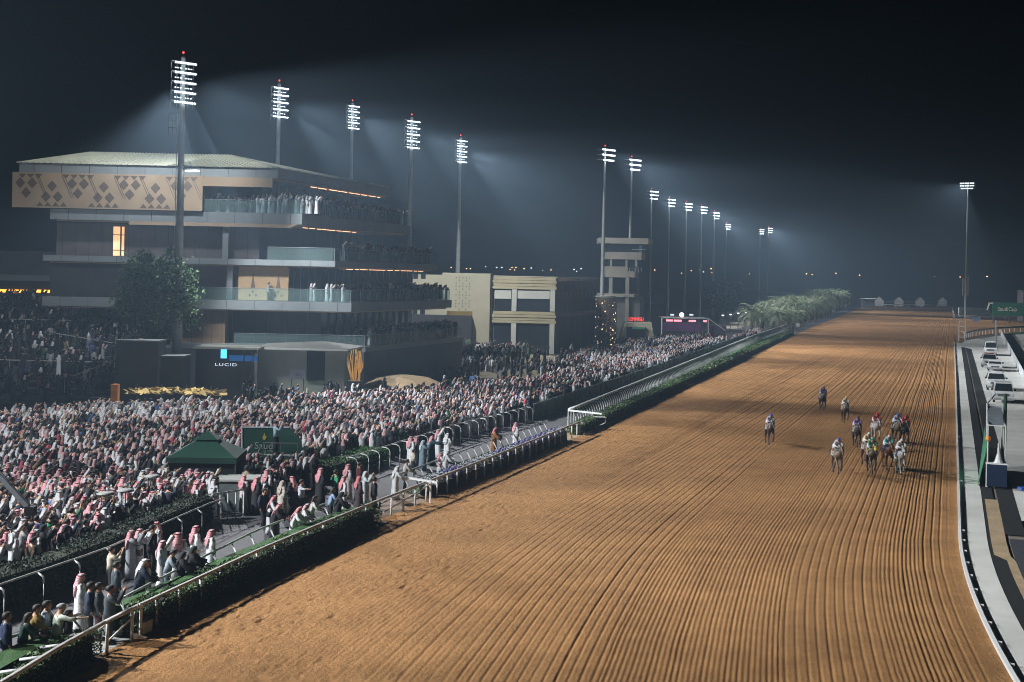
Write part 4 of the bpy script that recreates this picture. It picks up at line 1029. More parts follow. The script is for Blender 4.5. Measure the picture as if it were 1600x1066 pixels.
# green billboard with the race's lettering
YB2 = 400.
bp_ = empty('green_billboard', (VZ(1578,484,YB2)[0],YB2,0), 0, 'long green billboard with pale lettering past the far turn', 'billboard')
m_green = mat('green_vinyl', (.025,.13,.075), .5, .12, .4)
zt = VZ(1578,473,YB2)[2]; zb = VZ(1578,494,YB2)[2]
b = MB(); b.box((2,0,(zt+zb)/2),(15,.3,zt-zb)); b.build('panel', m_green, bp_)
b = MB(); [b.box((x,.3,zb/2),(.3,.3,zb)) for x in (-5,0,5,9)]; b.build('post', m_frame, bp_)
text_mesh('SaudiCup', 1.75, .03, mat('cream_letters', (.75,.74,.6), .5, .05, 2), bp_, (-.9,-.2,(zt+zb)/2), (R(90),0,0), sx=.9)
b = MB(); b.box((-6.9,-.25,(zt+zb)/2+.6),(.35,.2,2.0),0,0,R(18)); b.box((-6.1,-.25,zt-.3),(1.4,.2,.35)); b.build('logo', mat('cream_letters', (.75,.74,.6)), bp_)
t = empty('low_wall', G(1522,493), 0, 'low grey wall and container beyond the outer rail of the turn', 'wall'); b = MB(); b.box((0,0,1.5),(12,1,3)); b.build('wall', m_conc_pale, t)
t = empty('dark_building', (VZ(1600,470,430)[0],430,0), 0, 'dim boxy building cut off by the right edge beyond the billboard', 'building'); b = MB(); b.box((2,0,5),(6.5,5,10)); b.build('body', mat('dim_wall', (.12,.115,.11), .8, .2, .5), t); b = MB(); b.box((2,0,10.1),(7,5.4,.4)); b.build('roof', m_fascia, t)
t = empty('blue_board', G(1525,503), 0, 'small pale blue board on the outer rail of the turn', 'board'); b = MB(); b.box((0,-.3,.8),(2.6,.1,1.2)); b.build('panel', mat('pale_blue_board', (.16,.26,.42), .6, .2, 1), t); b = MB(); b.box((0,-.2,.3),(.1,.1,.6)); b.build('post', m_frame, t)
# distant street lamps
pb = MB(); pb.tube([(0,0,0),(0,0,-0.3),(0,0,-10)], .14, 6); pm = pb.mesh('pole', m_frame)
hb = MB(); hb.sphere((0,-.3,0), (.42,.34,.26), 10, 6)
m_sod = mat('sodium_lamp', (1,.6,.3), .4, 0, emit=(1,.50,.20), es=17); m_led = mat('white_lamp', (1,.9,.8), .4, 0, emit=(.8,.9,1), es=16)
hm = hb.mesh('lamp_head', m_sod); hm2 = hb.mesh('lamp_head', m_led); ab = MB(); ab.bar((0,0,-.1),(0,-.5,-.05),.1,.08); am = ab.mesh('arm', m_frame)
LAMPS = [(653,418,0),(664,418,0),(672,418.5,0),(705,418,0),(729,420,0),(735,420,0),(759,417,1),(776,418,1),(784,418,1),(797,421,0),(800,418,0),(806,418,0),(804,422,0),(819,420,0),(830,419,1),(848,423,0),(861,422,0),(897,421,1),(901,424,1),(908,420,1),
         (1023,422,0),(1065,427,0),(1080,423,0),(1093,421,0),(1099,425,1),(1111,420,0),(1112,426,0),(1171,428,0),(1260,428,0),(1269,429,0),(1306,427,0),(1343,430,0),(1460,432,1),(1500,433,0),(1542,432,0)]
for i,(px,py,wht) in enumerate(LAMPS):
    y = 780+(i*137%210); p = VZ(px,py,y); t = empty('street_lamp', (p[0],y,p[2]), 0, ('tiny white' if wht else 'tiny orange')+' street lamp glowing on the far horizon '+('above the cream buildings' if px < 920 else 'between the control tower and the palms' if px < 1200 else 'above the palm row' if px < 1350 else 'by the lone infield tower'), 'street lamp', 'street lamps on the horizon')
    link('pole', pm, t); a = link('arm', am, t); link('lamp_head', hm2 if wht else hm, t)
# path lamps and sandy bank beyond the stage
b = MB(); pts = [G(1118,520),G(1190,505),G(1190,489),G(1130,487)]
b.add([(p[0],p[1],.02) for p in pts], [(0,1,2,3)]); tag(b.build('sand_bank', mat('grey_sand', (.20,.18,.14), .95, .25, .5)), kind='structure')
plm = MB(); plm.tube([(0,0,0),(0,0,3.6)], .07, 6); phm = MB(); phm.lathe([(.1,3.55),(.3,3.65),(.26,3.8),(.05,3.86)], 10)
pm1 = plm.mesh('pole', m_frame); hm1 = phm.mesh('lamp_head', mat('soft_lamp', (1,1,1), .4, 0, emit=(.9,.95,1), es=1.6))
for i, (px, py) in enumerate(((1129,519),(1141,517),(1153,514),(1165,512),(1176,509),(1190,505))):
    t = empty('path_lamp', G(px,py), 0, 'short lamp post with a round pale head, %s of the row along the sandy bank' % ['first','second','third','fourth','fifth','last'][i], 'lamp post', 'path lamps on the sandy bank'); link('pole', pm1, t); link('lamp_head', hm1, t)
# round signs at the near palm
t = empty('round_sign', G(1242,523), HEAD, 'small round white sign on a thin post by the first palm', 'sign'); b = MB(); b.tube([(0,0,0),(0,0,2.6)],.05,6); b.build('post', m_white, t); b = MB(); b.loft([[(.45*math.cos(a)+.6,y,2.1+.45*math.sin(a)) for a in np.linspace(0,2*math.pi,14,endpoint=False)] for y in (-.03,.03)]); b.build('disc', m_white, t)

# ------------------------------------------------------------------ vehicles following on the road inside the rail
m_paint = mat('white_paint', (.70,.71,.71), .25, .03, 2, spec=.6)
m_tyre = mat('tyre', (.018,.018,.018), .8, .2, 5); m_rim = mat('rim', (.45,.46,.47), .3, .1, 5, metal=.8); m_head = mat('headlight', (.75,.78,.8), .15, .1, 5, spec=.8)
m_plate = mat('number_plate', (.6,.6,.55), .5, .1, 5); m_rbar = mat('red_bar', (.35,.03,.03), .3, .1, 5)
def vehicle(p, label, L, Wd, H, prof, glass, bar=False, cat='car', name='following_car'):
    """front towards -y; prof: (y,z) side outline; glass: y of the screen foot/top and belt height"""
    t = empty(name, p, HEAD, label, cat, 'white vehicles following the race')
    n = len(prof); rings = []
    belt = glass[2]
    for x, k, dz in ((-1,.92,.04),(-.97,1,0),(.97,1,0),(1,.92,.04)):
        rings.append([((x*Wd/2*(1.0 if z <= belt+.02 else 1-.16*(z-belt)/(H-belt))), y, z if z > .35 else z+dz) for y, z in prof])
    b = MB(); b.loft(rings); b.build('body', m_paint, t, False)
    y0, y1, bz, yb = glass
    wx = lambda z: Wd/2*(1-.16*max(0,(z-bz))/(H-bz))
    b = MB(); b.slab([(-wx(bz)*.90,y0,bz+.02),(wx(bz)*.90,y0,bz+.02),(wx(H)*.88,y1,H-.10),(-wx(H)*.88,y1,H-.10)], .03, (0,-1,.35)); b.build('windscreen', m_glass, t)
    for s in (-1,1):
        b = MB(); b.slab([(s*wx(bz)*1.0,y0+.35,bz+.05),(s*wx(bz),yb,bz+.05),(s*wx(H)*1.01,yb-.15,H-.16),(s*wx(H)*1.01,y1+.22,H-.16)], .03, (s,0,.1)); b.build('side_window', m_glass, t)
        b = MB(); b.slab([(s*Wd*.47,-.03,belt-.38),(s*Wd*.28,-.03,belt-.42),(s*Wd*.33,.0,belt-.20),(s*Wd*.47,.06,belt-.12)], .06, (0,-1,0)); b.build('headlight', m_head, t)
        b = MB(); b.box((s*(Wd/2+.1),y0+.45,bz+.12),(.2,.1,.18)); b.build('mirror', m_black, t)
        for wy in (L*.19, L*.81):
            w = MB(); w.loft([[(s*(Wd/2-.1)+dx, wy+r*math.cos(a), .33+r*math.sin(a)) for a in np.linspace(0,2*math.pi,16,endpoint=False)] for dx, r in ((-.12,.28),(-.11,.33),(.09,.33),(.11,.27))]); w_ = w.build('wheel', m_tyre, t)
            w = MB(); w.loft([[(s*(Wd/2-.0)+dx*s, wy+r*math.cos(a), .33+r*math.sin(a)) for a in np.linspace(0,2*math.pi,12,endpoint=False)] for dx, r in ((0,.19),(.02,.17))]); w.build('rim', m_rim, w_)
    b = MB(); b.slab([(-Wd*.25,-.04,belt-.42),(Wd*.25,-.04,belt-.42),(Wd*.30,-.0,belt-.22),(-Wd*.30,-.0,belt-.22)], .05, (0,-1,0)); b.build('grille', mat('grille', (.10,.10,.11), .4, .2, 8), t)
    b = MB(); b.box((0,-.05,.42),(Wd*.96,.16,.22)); b.build('bumper', mat('grey_bumper', (.30,.30,.31), .5, .1, 4), t)
    b = MB(); b.box((0,-.145,.46),(.5,.02,.12)); b.build('number_plate', m_plate, t)
    if bar:
        b = MB(); b.box((0,y1+.5,H+.07),(Wd*.62,.3,.13)); b.build('light_bar', m_rbar if bar == 2 else m_head, t)
    return t
VAN = [(0,.35),(.0,.62),(.03,.98),(.55,1.14),(1.35,1.86),(1.9,1.93),(4.7,1.9),(5.05,1.2),(5.08,.35)]
SUV = [(0,.4),(0,.7),(.05,1.05),(1.25,1.18),(1.85,1.80),(2.2,1.88),(4.5,1.85),(4.85,1.2),(4.9,.4)]
CAR = [(0,.32),(0,.6),(.05,.82),(1.2,.95),(2.0,1.42),(2.5,1.47),(3.6,1.42),(4.3,1.02),(4.75,.95),(4.8,.32)]
def at_img(px, py): return G(px, py)
vehicle(at_img(1568,630.5), 'white van nearest of the vehicles, with dark windscreen and wide grille', 5.1, 1.9, 1.93, VAN, (.58,1.32,1.14,4.8), cat='van', name='following_van')
vehicle(at_img(1557,611), 'white four-wheel drive with a roof light bar just behind the nearest van', 4.9, 1.95, 1.88, SUV, (1.28,1.82,1.18,4.5), 1)
vehicle(at_img(1555,580.5), 'low white saloon car between the two four-wheel drives', 4.8, 1.8, 1.47, CAR, (1.25,1.98,.95,3.9))
vehicle(at_img(1546,575), 'tall white four-wheel drive with a dark windscreen, left of the saloon car', 4.9, 1.95, 1.88, SUV, (1.28,1.82,1.18,4.5), 2)
vehicle(at_img(1548,556), 'white van with roof bars, farthest of the vehicles by the turn', 5.1, 1.95, 2.2, [(y,z*1.12) for y,z in VAN], (.58,1.32,1.28,4.8), 1, 'van', 'following_van')
# white fence between road and turf
def fence(label, s0, s1, nf, h, step):
    p0 = W(s0, nf(s0)); t = empty('white_fence', p0, 0, label, 'fence'); n = int((s1-s0)/step)
    pb = MB(); pb.box((0,0,h/2),(.1,.1,h)); pm = pb.mesh('post', m_white)
    for i in range(n):
        a = W(s0+i*step, nf(s0+i*step)); c = W(s0+(i+1)*step, nf(s0+(i+1)*step)); d = Vector(c)-Vector(a)
        b = MB(); q = Vector(p0)
        for z in (.12,h*.5,h-.06): b.bar(Vector(a)-q+Vector((0,0,z)), Vector(c)-q+Vector((0,0,z)), .05,.09)
        b.slab([(Vector(a)-q+Vector((0,0,.16)))[:], (Vector(c)-q+Vector((0,0,.16)))[:], (Vector(c)-q+Vector((0,0,h-.1)))[:], (Vector(a)-q+Vector((0,0,h-.1)))[:]], .02, (1,0,0))
        b.build('fence_panel', mat('fence_white', (.58,.62,.66), .5, .15, 2, stretch=(6,6,1)), t)
        u = link('post', pm, t); u.location = Vector(a)-q
fence('white panelled fence along the road, between the vehicles and the infield turf', 72, 252, lambda s: 7.5+.0165*(s-72), 1.25, 3.0)
t = empty('marker_board', W(92, 8.8), HEAD, 'tall narrow white board with a thin pole behind the white fence', 'board'); b = MB(); b.box((0,0,1.6),(.75,.15,3.2)); b.build('panel', m_white, t); b = MB(); b.tube([(.35,0,0),(.35,0,4.8)],.04,6); b.build('pole', m_white, t)
# finish frame with the navy board
t = empty('finish_frame', W(.2,1.9), HEAD, 'tall white framed stand with green netting and a navy board, between track and road', 'stand')
m_navy = mat('navy_board', (.010,.022,.055), .5, .15, 2)
m_net = mat('green_net', (.035,.15,.08), .8, .25, 5)
b = MB(); b.box((.1,.0,.72),(1.12,.08,1.25)); b.build('board', m_navy, t)
b = MB(); b.box((.1,.25,1.38),(1.16,.6,.07)); b.box((-.44,.0,.7),(.05,.1,1.3)); b.build('shelf', m_white, t)
for x, y in ((-.38,.4),(.55,.4),(-.38,3.2),(.55,3.2),(-.3,7),(.6,7)):
    b = MB(); b.tube([(x,y,0),(x,y,3.5 if y < 5 else 4.1)],.04,6); b.build('post', m_white, t)
b = MB(); b.tube([(-.38,.4,3.5),(-.38,3.2,3.5),(-.30,5.0,3.75),(-.3,7,4.15),(.25,9.5,4.6)],.05,6); b.tube([(.55,.4,3.45),(.55,3.2,3.45),(.6,7,4.1)],.04,6)
for y, z in ((.4,3.5),(3.2,3.5),(7,4.1)): b.bar((-.36,y,z),(.57,y,z),.06,.06)
b.build('top_bar', m_white, t)
b = MB(); b.slab([(-.85,.3,.05),(-.6,8,.05),(-.35,8,2.6),(-.38,.5,2.3)],.03,(-1,0,.2)); b.slab([(.58,.4,.1),(.62,7,.1),(.62,7,2.0),(.58,.4,1.5)],.02,(1,0,0)); b.build('netting', m_net, t)
b = MB(); b.slab([(-.36,1.5,3.42),(.5,1.5,3.40),(.55,6.9,4.0),(-.3,6.9,4.05)],.02,(0,0,1)); b.box((.1,2.6,1.0),(.75,.05,1.9)); b.build('panel', mat('clear_sheet', (.33,.38,.42), .2, .15, 2, spec=.6), t)
b = MB(); b.lathe([(.3,1.42),(.22,1.5),(.08,2.0),(.05,2.55)], 10, (.2,.3,0)); b.build('cone', m_white, t)
b = MB(); b.tube([(.72,6.0,0),(.72,6.0,4.9)],.10,8); b.build('green_pole', mat('dark_green_pole', (.02,.07,.04), .5, .1, 3), t)
b = MB(); b.sphere((-.36,.35,2.75),.16,10,6); b.build('orange_ball', mat('orange_ball', (.75,.28,.05), .5, .1, 3), t)
t = empty('blue_box', G(1600,789), 0, 'small blue topped box on a post at the right edge of the road', 'box'); b = MB(); b.box((0,0,.85),(.5,.5,.14)); b.build('top', mat('blue_top', (.03,.08,.28), .5, .1, 3), t); b = MB(); b.box((0,0,.4),(.08,.08,.8)); b.build('post', m_white, t)

# ------------------------------------------------------------------ things among the crowd
m_gtent = mat('green_canvas', (.020,.075,.05), .75, .12, 1.5)
gz = empty('green_gazebo', (VZ(314,700,63)[0],64.4,0), R(3), 'dark green square gazebo with a peaked two-tier roof', 'gazebo')
b = MB(); b.add([(-1.72,-1.65,2.15),(1.72,-1.65,2.15),(1.72,1.65,2.15),(-1.72,1.65,2.15),(-.5,-.5,2.88),(.5,-.5,2.88),(.5,.5,2.88),(-.5,.5,2.88)], [(0,1,5,4),(1,2,6,5),(2,3,7,6),(3,0,4,7)])
b.add([(-.62,-.62,2.93),(.62,-.62,2.93),(.62,.62,2.93),(-.62,.62,2.93),(0,0,3.32)], [(0,1,4),(1,2,4),(2,3,4),(3,0,4)])
b.build('roof', m_gtent, gz)
b = MB(); b.box((0,-1.64,2.05),(3.4,.03,.28)); b.box((1.7,0,2.05),(.03,3.3,.28)); b.box((-1.7,0,2.05),(.03,3.3,.28)); b.build('valance', mat('green_valance', (.015,.05,.035), .75, .12, 1.5), gz)
b = MB(); b.box((0,-1.5,1.0),(3.3,.03,1.9)); b.box((1.62,0,1.0),(.03,3.1,1.9)); b.box((0,1.5,1.0),(3.3,.03,1.9)); b.build('side_cloth', mat('dark_cloth', (.012,.02,.018), .8, .2, 2), gz)
for x in (-1.65,1.65):
    for y in (-1.6,1.6):
        b = MB(); b.box((x,y,1.05),(.05,.05,2.1)); b.build('leg', m_frame, gz)
YQ = 70.
bn = empty('green_banner', (VZ(420,700,YQ)[0],YQ,0), 0, 'dark green banner with pale lettering and a gold emblem, framed in white', 'banner')
q = lambda px, py, dy=0: (VZ(px,py,YQ)[0]-bn.location.x, dy, VZ(px,py,YQ)[2])
b = MB(); b.slab([q(378,738),q(482,738),q(470,690),q(452,668),q(378,668)], .12, (0,1,0)); b.build('panel', mat('banner_green', (.012,.055,.038), .6, .15, 1), bn)
b = MB(); b.bar(q(378,738,-.02),q(378,667,-.02),.07,.07); b.bar(q(378,737,-.02),q(414,737,-.02),.06,.05); b.bar(q(378,667.5,-.02),q(452,667.5,-.02),.05,.05); b.build('frame', mat('frame_white', (.55,.62,.75), .5, .05, 2), bn)
m_let = mat('faded_letters', (.30,.36,.32), .6, .1, 3)
z1 = q(414,697)[2]
text_mesh('Saudi', .54, .01, m_let, bn, (q(414,697)[0],-.03,z1), (R(90),0,0)); text_mesh('Cup', .52, .01, m_let, bn, (q(415,708)[0],-.03,q(414,706)[2]), (R(90),0,0)); text_mesh('SAUDI', .17, .01, m_let, bn, (q(413,716)[0],-.03,q(414,715)[2]), (R(90),0,0))
b = MB()
ez = q(413,684)[2]; ex = q(413,684)[0]
b.slab([(ex-.10,-.03,ez-.02),(ex-.06,-.03,ez+.10),(ex+.02,-.03,ez+.26),(ex+.05,-.03,ez+.12),(ex+.13,-.03,ez+.08),(ex+.10,-.03,ez-.06),(ex,-.03,ez-.14)], .02, (0,1,0))
b.build('emblem', mat('gold_emblem', (.42,.36,.06), .5, .1, 3), bn)
t = empty('camera_platform', (VZ(440,735,68)[0],68.2,0), 0, 'dark green camera platform in front of the banner', 'platform'); b = MB(); b.box((0,0,.85),(1.9,1.4,1.7)); b.build('base', mat('platform_green', (.03,.055,.04), .7, .15, 2), t); b = MB(); [b.bar((x,-.68,1.7),(x,-.68,2.35),.04,.04) for x in (-.9,0,.9)]; b.bar((-.9,-.68,2.35),(.9,-.68,2.35),.05,.05); b.build('handrail', m_frame, t)
b = MB()
t = empty('equipment_box', (VZ(368,760,60.5)[0],61.2,0), R(6), 'large grey box with a pale flat lid, below the green banner', 'box'); b = MB(); b.box((0,0,.72),(1.9,1.5,1.44)); b.build('body', mat('grey_green_box', (.10,.125,.12), .6, .12, 2), t); b = MB(); b.box((0,0,1.49),(2.0,1.6,.09)); b.build('lid', mat('pale_lid', (.40,.42,.38), .6, .1, 2), t)
t = empty('pedestrian_barrier', W(-26.1,-31.6), HEAD+R(70), 'short white tubular barrier at the end of the dark hedge', 'barrier')
b = MB(); [b.tube([(x,0,0),(x,0,1.3)],.035,6) for x in (-.9,-.45,0,.45,.9)]; b.tube([(-.9,0,1.3),(.9,0,1.3)],.04,6); b.tube([(-.9,0,.2),(.9,0,.2)],.03,6); b.build('frame', m_white, t)
# patio heaters
for i,(px,py,yy) in enumerate(((165,771,52.5),(196,766,53.5),(238,744,57.5))):
    pp = VZ(px,py,yy); t = empty('patio_heater', (pp[0],yy,0), 0, ['pale mushroom-shaped patio heater in the crowd, left of two close ones','pale mushroom-shaped patio heater in the crowd, right of two close ones','pale mushroom-shaped patio heater nearest the green gazebo'][i], 'heater', 'patio heaters in the crowd')
    b = MB(); b.lathe([(.35,pp[2]-.05),(.37,pp[2]),(.22,pp[2]+.06),(.02,pp[2]+.08)], 16); b.build('hood', mat('heater_metal', (.22,.22,.21), .5, .15, 3), t, True)
    b = MB(); [b.tube([(.20*math.cos(a),.20*math.sin(a),.1),(.17*math.cos(a),.17*math.sin(a),pp[2]-.08)],.022,5) for a in np.linspace(0,2*math.pi,10,endpoint=False)]; b.build('glass_tube', mat('heater_metal', (.22,.22,.21)), t); b = MB(); b.lathe([(.34,0),(.34,.5),(.2,.55)],12); b.build('base', m_frame, t)
cr = empty('camera_crane', (VZ(-25,760,49)[0],49,0), 0, 'dark camera crane arm slanting into the crowd at the left edge', 'crane')
b = MB(); a_ = Vector(VZ(-20,722,49)); c_ = Vector(VZ(44,792,48.5)); o_ = Vector((cr.location.x,49,0)); b.bar(a_-o_, c_-o_, .16,.2); b.bar(a_-o_+Vector((0,0,.25)), c_-o_, .05,.05); b.build('boom', m_frame, cr)
b = MB(); b.box(c_-o_+Vector((.1,0,-.15)),(.35,.4,.35)); b.build('camera_head', m_black, cr); b = MB(); b.tube([(-.6,0,0),(-.6,0,a_.z+.5)],.12,8); b.build('mast', m_frame, cr)
rr = empty('white_railing', (VZ(205,700,76)[0],76,0), 0, 'white railing with vertical bars deep in the crowd, left of the green gazebo', 'railing')
b = MB(); L_ = [Vector(VZ(160,697,74)),Vector(VZ(190,690,75.5)),Vector(VZ(248,690,76.5))]; o_ = Vector((rr.location.x,76,0))
b.tube([p-o_ for p in L_],.05,6); b.build('handrail', m_white, rr); b = MB()
for q_ in range(16):
    u = q_/15*2; p = L_[0].lerp(L_[1],u) if u < 1 else L_[1].lerp(L_[2],u-1); b.bar((p-o_),(p.x-o_.x,p.y-o_.y,0),.03,.03)
b.build('bar', m_white, rr)
t = empty('white_sign', (VZ(465,585,108)[0],108,0), 0, 'small blank-looking white sign board with a pale blue mark near the pavilion', 'sign'); zz = VZ(465,585,108)[2]; b = MB(); b.box((0,0,zz),(1.3,.08,.75)); b.build('board', mat('sign_board', (.60,.64,.68), .6, .05, 2), t)
b = MB(); b.slab([(-.2,-.06,zz-.12),(.0,-.06,zz+.14),(.2,-.06,zz-.12)],.01,(0,1,0)); b.build('mark', mat('blue_mark', (.35,.48,.62), .6, .05, 2), t); b = MB(); [b.box((x,.05,(zz-.3)/2),(.06,.06,zz-.3)) for x in (-.5,.5)]; b.build('post', m_frame, t)
# golden canopy over the flower court, a faint glow put into its panels
gc = empty('golden_canopy', (VZ(272,612,104)[0],104,0), 0, 'low flat canopy of golden leaf panels on the far side of the crowd', 'canopy')
b = MB(); rl = random.Random(4)
for px, py0, y in [(px, py, y) for px in np.arange(198,350,7.0) for py, y in ((608,104.5),(611,103.4),(614,102.4))]:
    pp = VZ(px+rl.random()*5, py0+abs(px-240)*.03-1, y); b.box((pp[0]-gc.location.x, y-104, pp[2]), (.5,.62,.04), rl.random()*3, R(50*(rl.random()-.5)), R(50*(rl.random()-.5)))
b.build('leaf_panel', mat('golden_panel', (.46,.33,.12), .45, .2, 4, metal=.3, emit=(1,.66,.22), es=.02), gc)
b = MB(); [b.tube([(x,0,0),(x,0,2.0)],.05,6) for x in (-3,-1,1,3)]; b.build('post', m_frame, gc)
t = empty('uplit_post', (VZ(180,610,102)[0],102,0), 0, 'short post with an orange up-light glow painted in, beside the golden canopy', 'post'); b = MB(); zz = VZ(180,618,102)[2]; b.box((0,0,zz/2+.6),(.55,.55,zz+.6));  b.build('post', mat('orange_glow', (.4,.16,.04), .6, .4, 2, emit=(1,.32,.04), es=.05), t)  # orange up-light glow put into the post's colour and emission

# flower planters under the rail
def planter(cols, seed):
    g = np.random.default_rng(seed); b = MB(); b.box((0,0,.24),(.62,1.12,.48)); b.box((0,0,.49),(.66,1.16,.05)); bm_ = b.mesh('box', m_black)
    n = 620; P = np.stack([g.normal(size=n)*.22, (g.random(n)-.5)*1.15, .62+g.random(n)*.32-np.abs(g.normal(size=n))*.05], -1); V, F, C = leaves(P, .06, cols, seed, aspect=.9)
    return bm_, np_mesh('flowers', V, F, m_leaf, False, C)
PW = planter([(.55,.55,.6),(.6,.6,.62),(.06,.10,.04),(.5,.5,.6)], 3); PP = planter([(.12,.09,.30),(.18,.13,.4),(.4,.4,.5),(.05,.08,.04),(.08,.06,.22)], 4)
k = 0; s = -15.6
while s < 8.6:
    wh = s < -5 and s > -12 or rnd.random() < .25
    p = W(s, float(EDGE(s))-.95)
    t = empty('flower_planter', p, HEAD, ('black planter of white flowers' if wh else 'black planter of purple flowers')+' under the pale rail beside the track', 'planter', 'flower planters under the rail')
    bx, fl = PW if wh else PP; link('box', bx, t); link('flowers', fl, t); s += 1.2
# ------------------------------------------------------------------ people
def skin_mesh(name, chains, m, sub=1):
    """chains: lists of (x,y,z,r[,r2]); the first is the trunk, later ones may start on an existing joint (joined there)"""
    bm = bmesh.new(); sk = bm.verts.layers.skin.verify(); ix = {}
    for ci, ch in enumerate(chains):
        prev = None
        for k, p in enumerate(ch):
            key = tuple(round(q, 4) for q in p[:3])
            if key in ix: v = ix[key]
            else:
                v = bm.verts.new(p[:3]); v[sk].radius = (p[3], p[4] if len(p) > 4 else p[3]); ix[key] = v
                if k == 0: v[sk].use_root = True
            if prev is not None and prev is not v and not any(v in e.verts for e in prev.link_edges): bm.edges.new((prev, v))
            prev = v
    me = bpy.data.meshes.new(name); bm.to_mesh(me); bm.free()
    o = bpy.data.objects.new('tmp', me); COL.objects.link(o)
    md = o.modifiers.new('s', 'SKIN'); md.use_smooth_shade = True
    if sub: sd = o.modifiers.new('u', 'SUBSURF'); sd.levels = sub; sd.render_levels = sub
    dg = bpy.context.evaluated_depsgraph_get(); out = bpy.data.meshes.new_from_object(o.evaluated_get(dg))
    bpy.data.objects.remove(o); bpy.data.meshes.remove(me)
    out.name = name; out.materials.clear(); out.materials.append(m)
    return out
m_skin = mat('skin', (.30,.17,.105), .55, .08, 6)
m_hair = mat('hair', (.018,.013,.010), .6, .3, 20)
m_cloth = mat('cloth', (1,1,1), .85, .12, 7, objcol=True, bump=.012, bscale=9)
m_plain = mat('plain_cloth', (.6,.6,.6), .85, .1, 8, objcol=True)
def check_cloth():
    m, nd, lk, bs = nodes_of('checked_headscarf'); bs.inputs['Roughness'].default_value = .9
    tc = nd.new('ShaderNodeTexCoord'); ck = nd.new('ShaderNodeTexChecker'); ck.inputs['Scale'].default_value = 42
    oi = nd.new('ShaderNodeObjectInfo'); lk.new(oi.outputs['Color'], ck.inputs['Color1']); ck.inputs['Color2'].default_value = (.62,.56,.57,1)
    nz = nd.new('ShaderNodeTexNoise'); nz.inputs['Scale'].default_value = 9; mr = nd.new('ShaderNodeMapRange'); mr.inputs[3].default_value = .75; mr.inputs[4].default_value = 1.2
    sc = nd.new('ShaderNodeVectorMath'); sc.operation = 'SCALE'
    lk.new(tc.outputs['Object'], ck.inputs['Vector']); lk.new(tc.outputs['Object'], nz.inputs['Vector']); lk.new(nz.outputs[0], mr.inputs[0])
    lk.new(ck.outputs['Color'], sc.inputs[0]); lk.new(mr.outputs[0], sc.inputs['Scale']); lk.new(sc.outputs[0], bs.inputs['Base Color']); return m
m_check = check_cloth()
m_agal = mat('agal', (.012,.012,.012), .7, .2, 9)
# arm poses: (elbow, wrist) for right (+x) and left; the person looks along +y
ARMS = {
 'down':  (((.23,-.03,1.17),(.25,.05,.93)), ((-.23,-.03,1.17),(-.25,.05,.93))),
 'film':  (((.25,.20,1.27),(.10,.34,1.60)), ((-.25,.20,1.25),(-.06,.34,1.58))),
 'right_up': (((.27,.10,1.60),(.22,.25,1.86)), ((-.23,-.02,1.17),(-.22,.10,.95))),
 'left_up': (((.23,-.02,1.17),(.22,.10,.95)), ((-.27,.10,1.60),(-.24,.25,1.86))),
 'both_up': (((.32,.08,1.62),(.24,.22,1.90)), ((-.32,.08,1.62),(-.24,.22,1.90))),
 'rail':  (((.26,.20,1.18),(.20,.46,1.08)), ((-.26,.20,1.18),(-.20,.46,1.08))),
 'cross': (((.25,.08,1.17),(-.02,.25,1.20)), ((-.25,.08,1.17),(.02,.24,1.16))),
 'point': (((.30,.20,1.36),(.40,.48,1.40)), ((-.23,-.02,1.17),(-.22,.10,.95))),
}
def lean_fn(deg):
    t = math.tan(R(deg))
    return lambda p: (p[0], p[1]+max(0, p[2]-.95)*t, p[2]-max(0, p[2]-.95)*(1-math.cos(R(deg))), *p[3:])
HB = {}
def body(arms, lean=0, stride=.0):
    key = ('b', arms, lean, stride)
    if key in HB: return HB[key]
    L = lean_fn(lean); A = ARMS[arms]
    pel = (0,0,.96,.145,.11); ch = []
    ch.append([L(p) for p in (pel,(0,0,1.12,.13,.095),(0,.005,1.30,.16,.105),(0,0,1.44,.12,.085),(0,.01,1.52,.055),(0,.035,1.585,.078,.085),(0,.03,1.665,.082,.095),(0,.02,1.735,.05,.055))])
    # nose and chin, ears
    ch.append([L((0,.035,1.585,.078,.085)), L((0,.118,1.605,.016)), L((0,.137,1.60,.010))])
    ch.append([L((0,.035,1.585,.078,.085)), L((0,.095,1.535,.030))])
    for s in (-1,1): ch.append([L((s*.078,.02,1.625,.012)), L((s*.095,.01,1.63,.012)), L((s*.097,.005,1.61,.009))])
    for s, (el, wr) in ((1,A[0]),(-1,A[1])):
        e, w = Vector(el), Vector(wr); d = (w-e).normalized(); hnd = w+d*.085
        ch.append([L((0,0,1.44,.12,.085)), L((s*.175,0,1.425,.062)), L((*el,.043)), L((*w,.028)), L((*(w+d*.05),.036,.018)), L((*hnd,.034,.016))])
        sx = d.cross(Vector((0,0,1)) if abs(d.z) < .9 else Vector((0,1,0))).normalized(); up = sx.cross(d)
        for i in range(4):   # fingers of unequal length, bent; then the thumb from the side of the palm
            b0 = hnd-d*.01+sx*(-.027+.018*i); ln = (.062,.074,.078,.058)[i]; k1 = b0+d*ln*.55+up*.006; k2 = b0+d*ln*.85-up*.022
            ch.append([L((*b0,.0095)), L((*k1,.009)), L((*k2,.0075))])
        t0 = w+d*.03+sx*s*-.028; ch.append([L((*t0,.011)), L((*(t0+sx*s*-.03+d*.03),.010)), L((*(t0+sx*s*-.038+d*.062),.008))])
        st = stride*s
        ch.append([L(pel), (s*.095,0,.88,.095), (s*.10,.03+st*.5,.50,.062), (s*.10,-.02+st,.10,.040), (s*.105,.08+st,.045,.042,.035), (s*.115,.17+st,.035,.036,.026)])
    HB[key] = skin_mesh('person', ch, m_skin, 1); return HB[key]
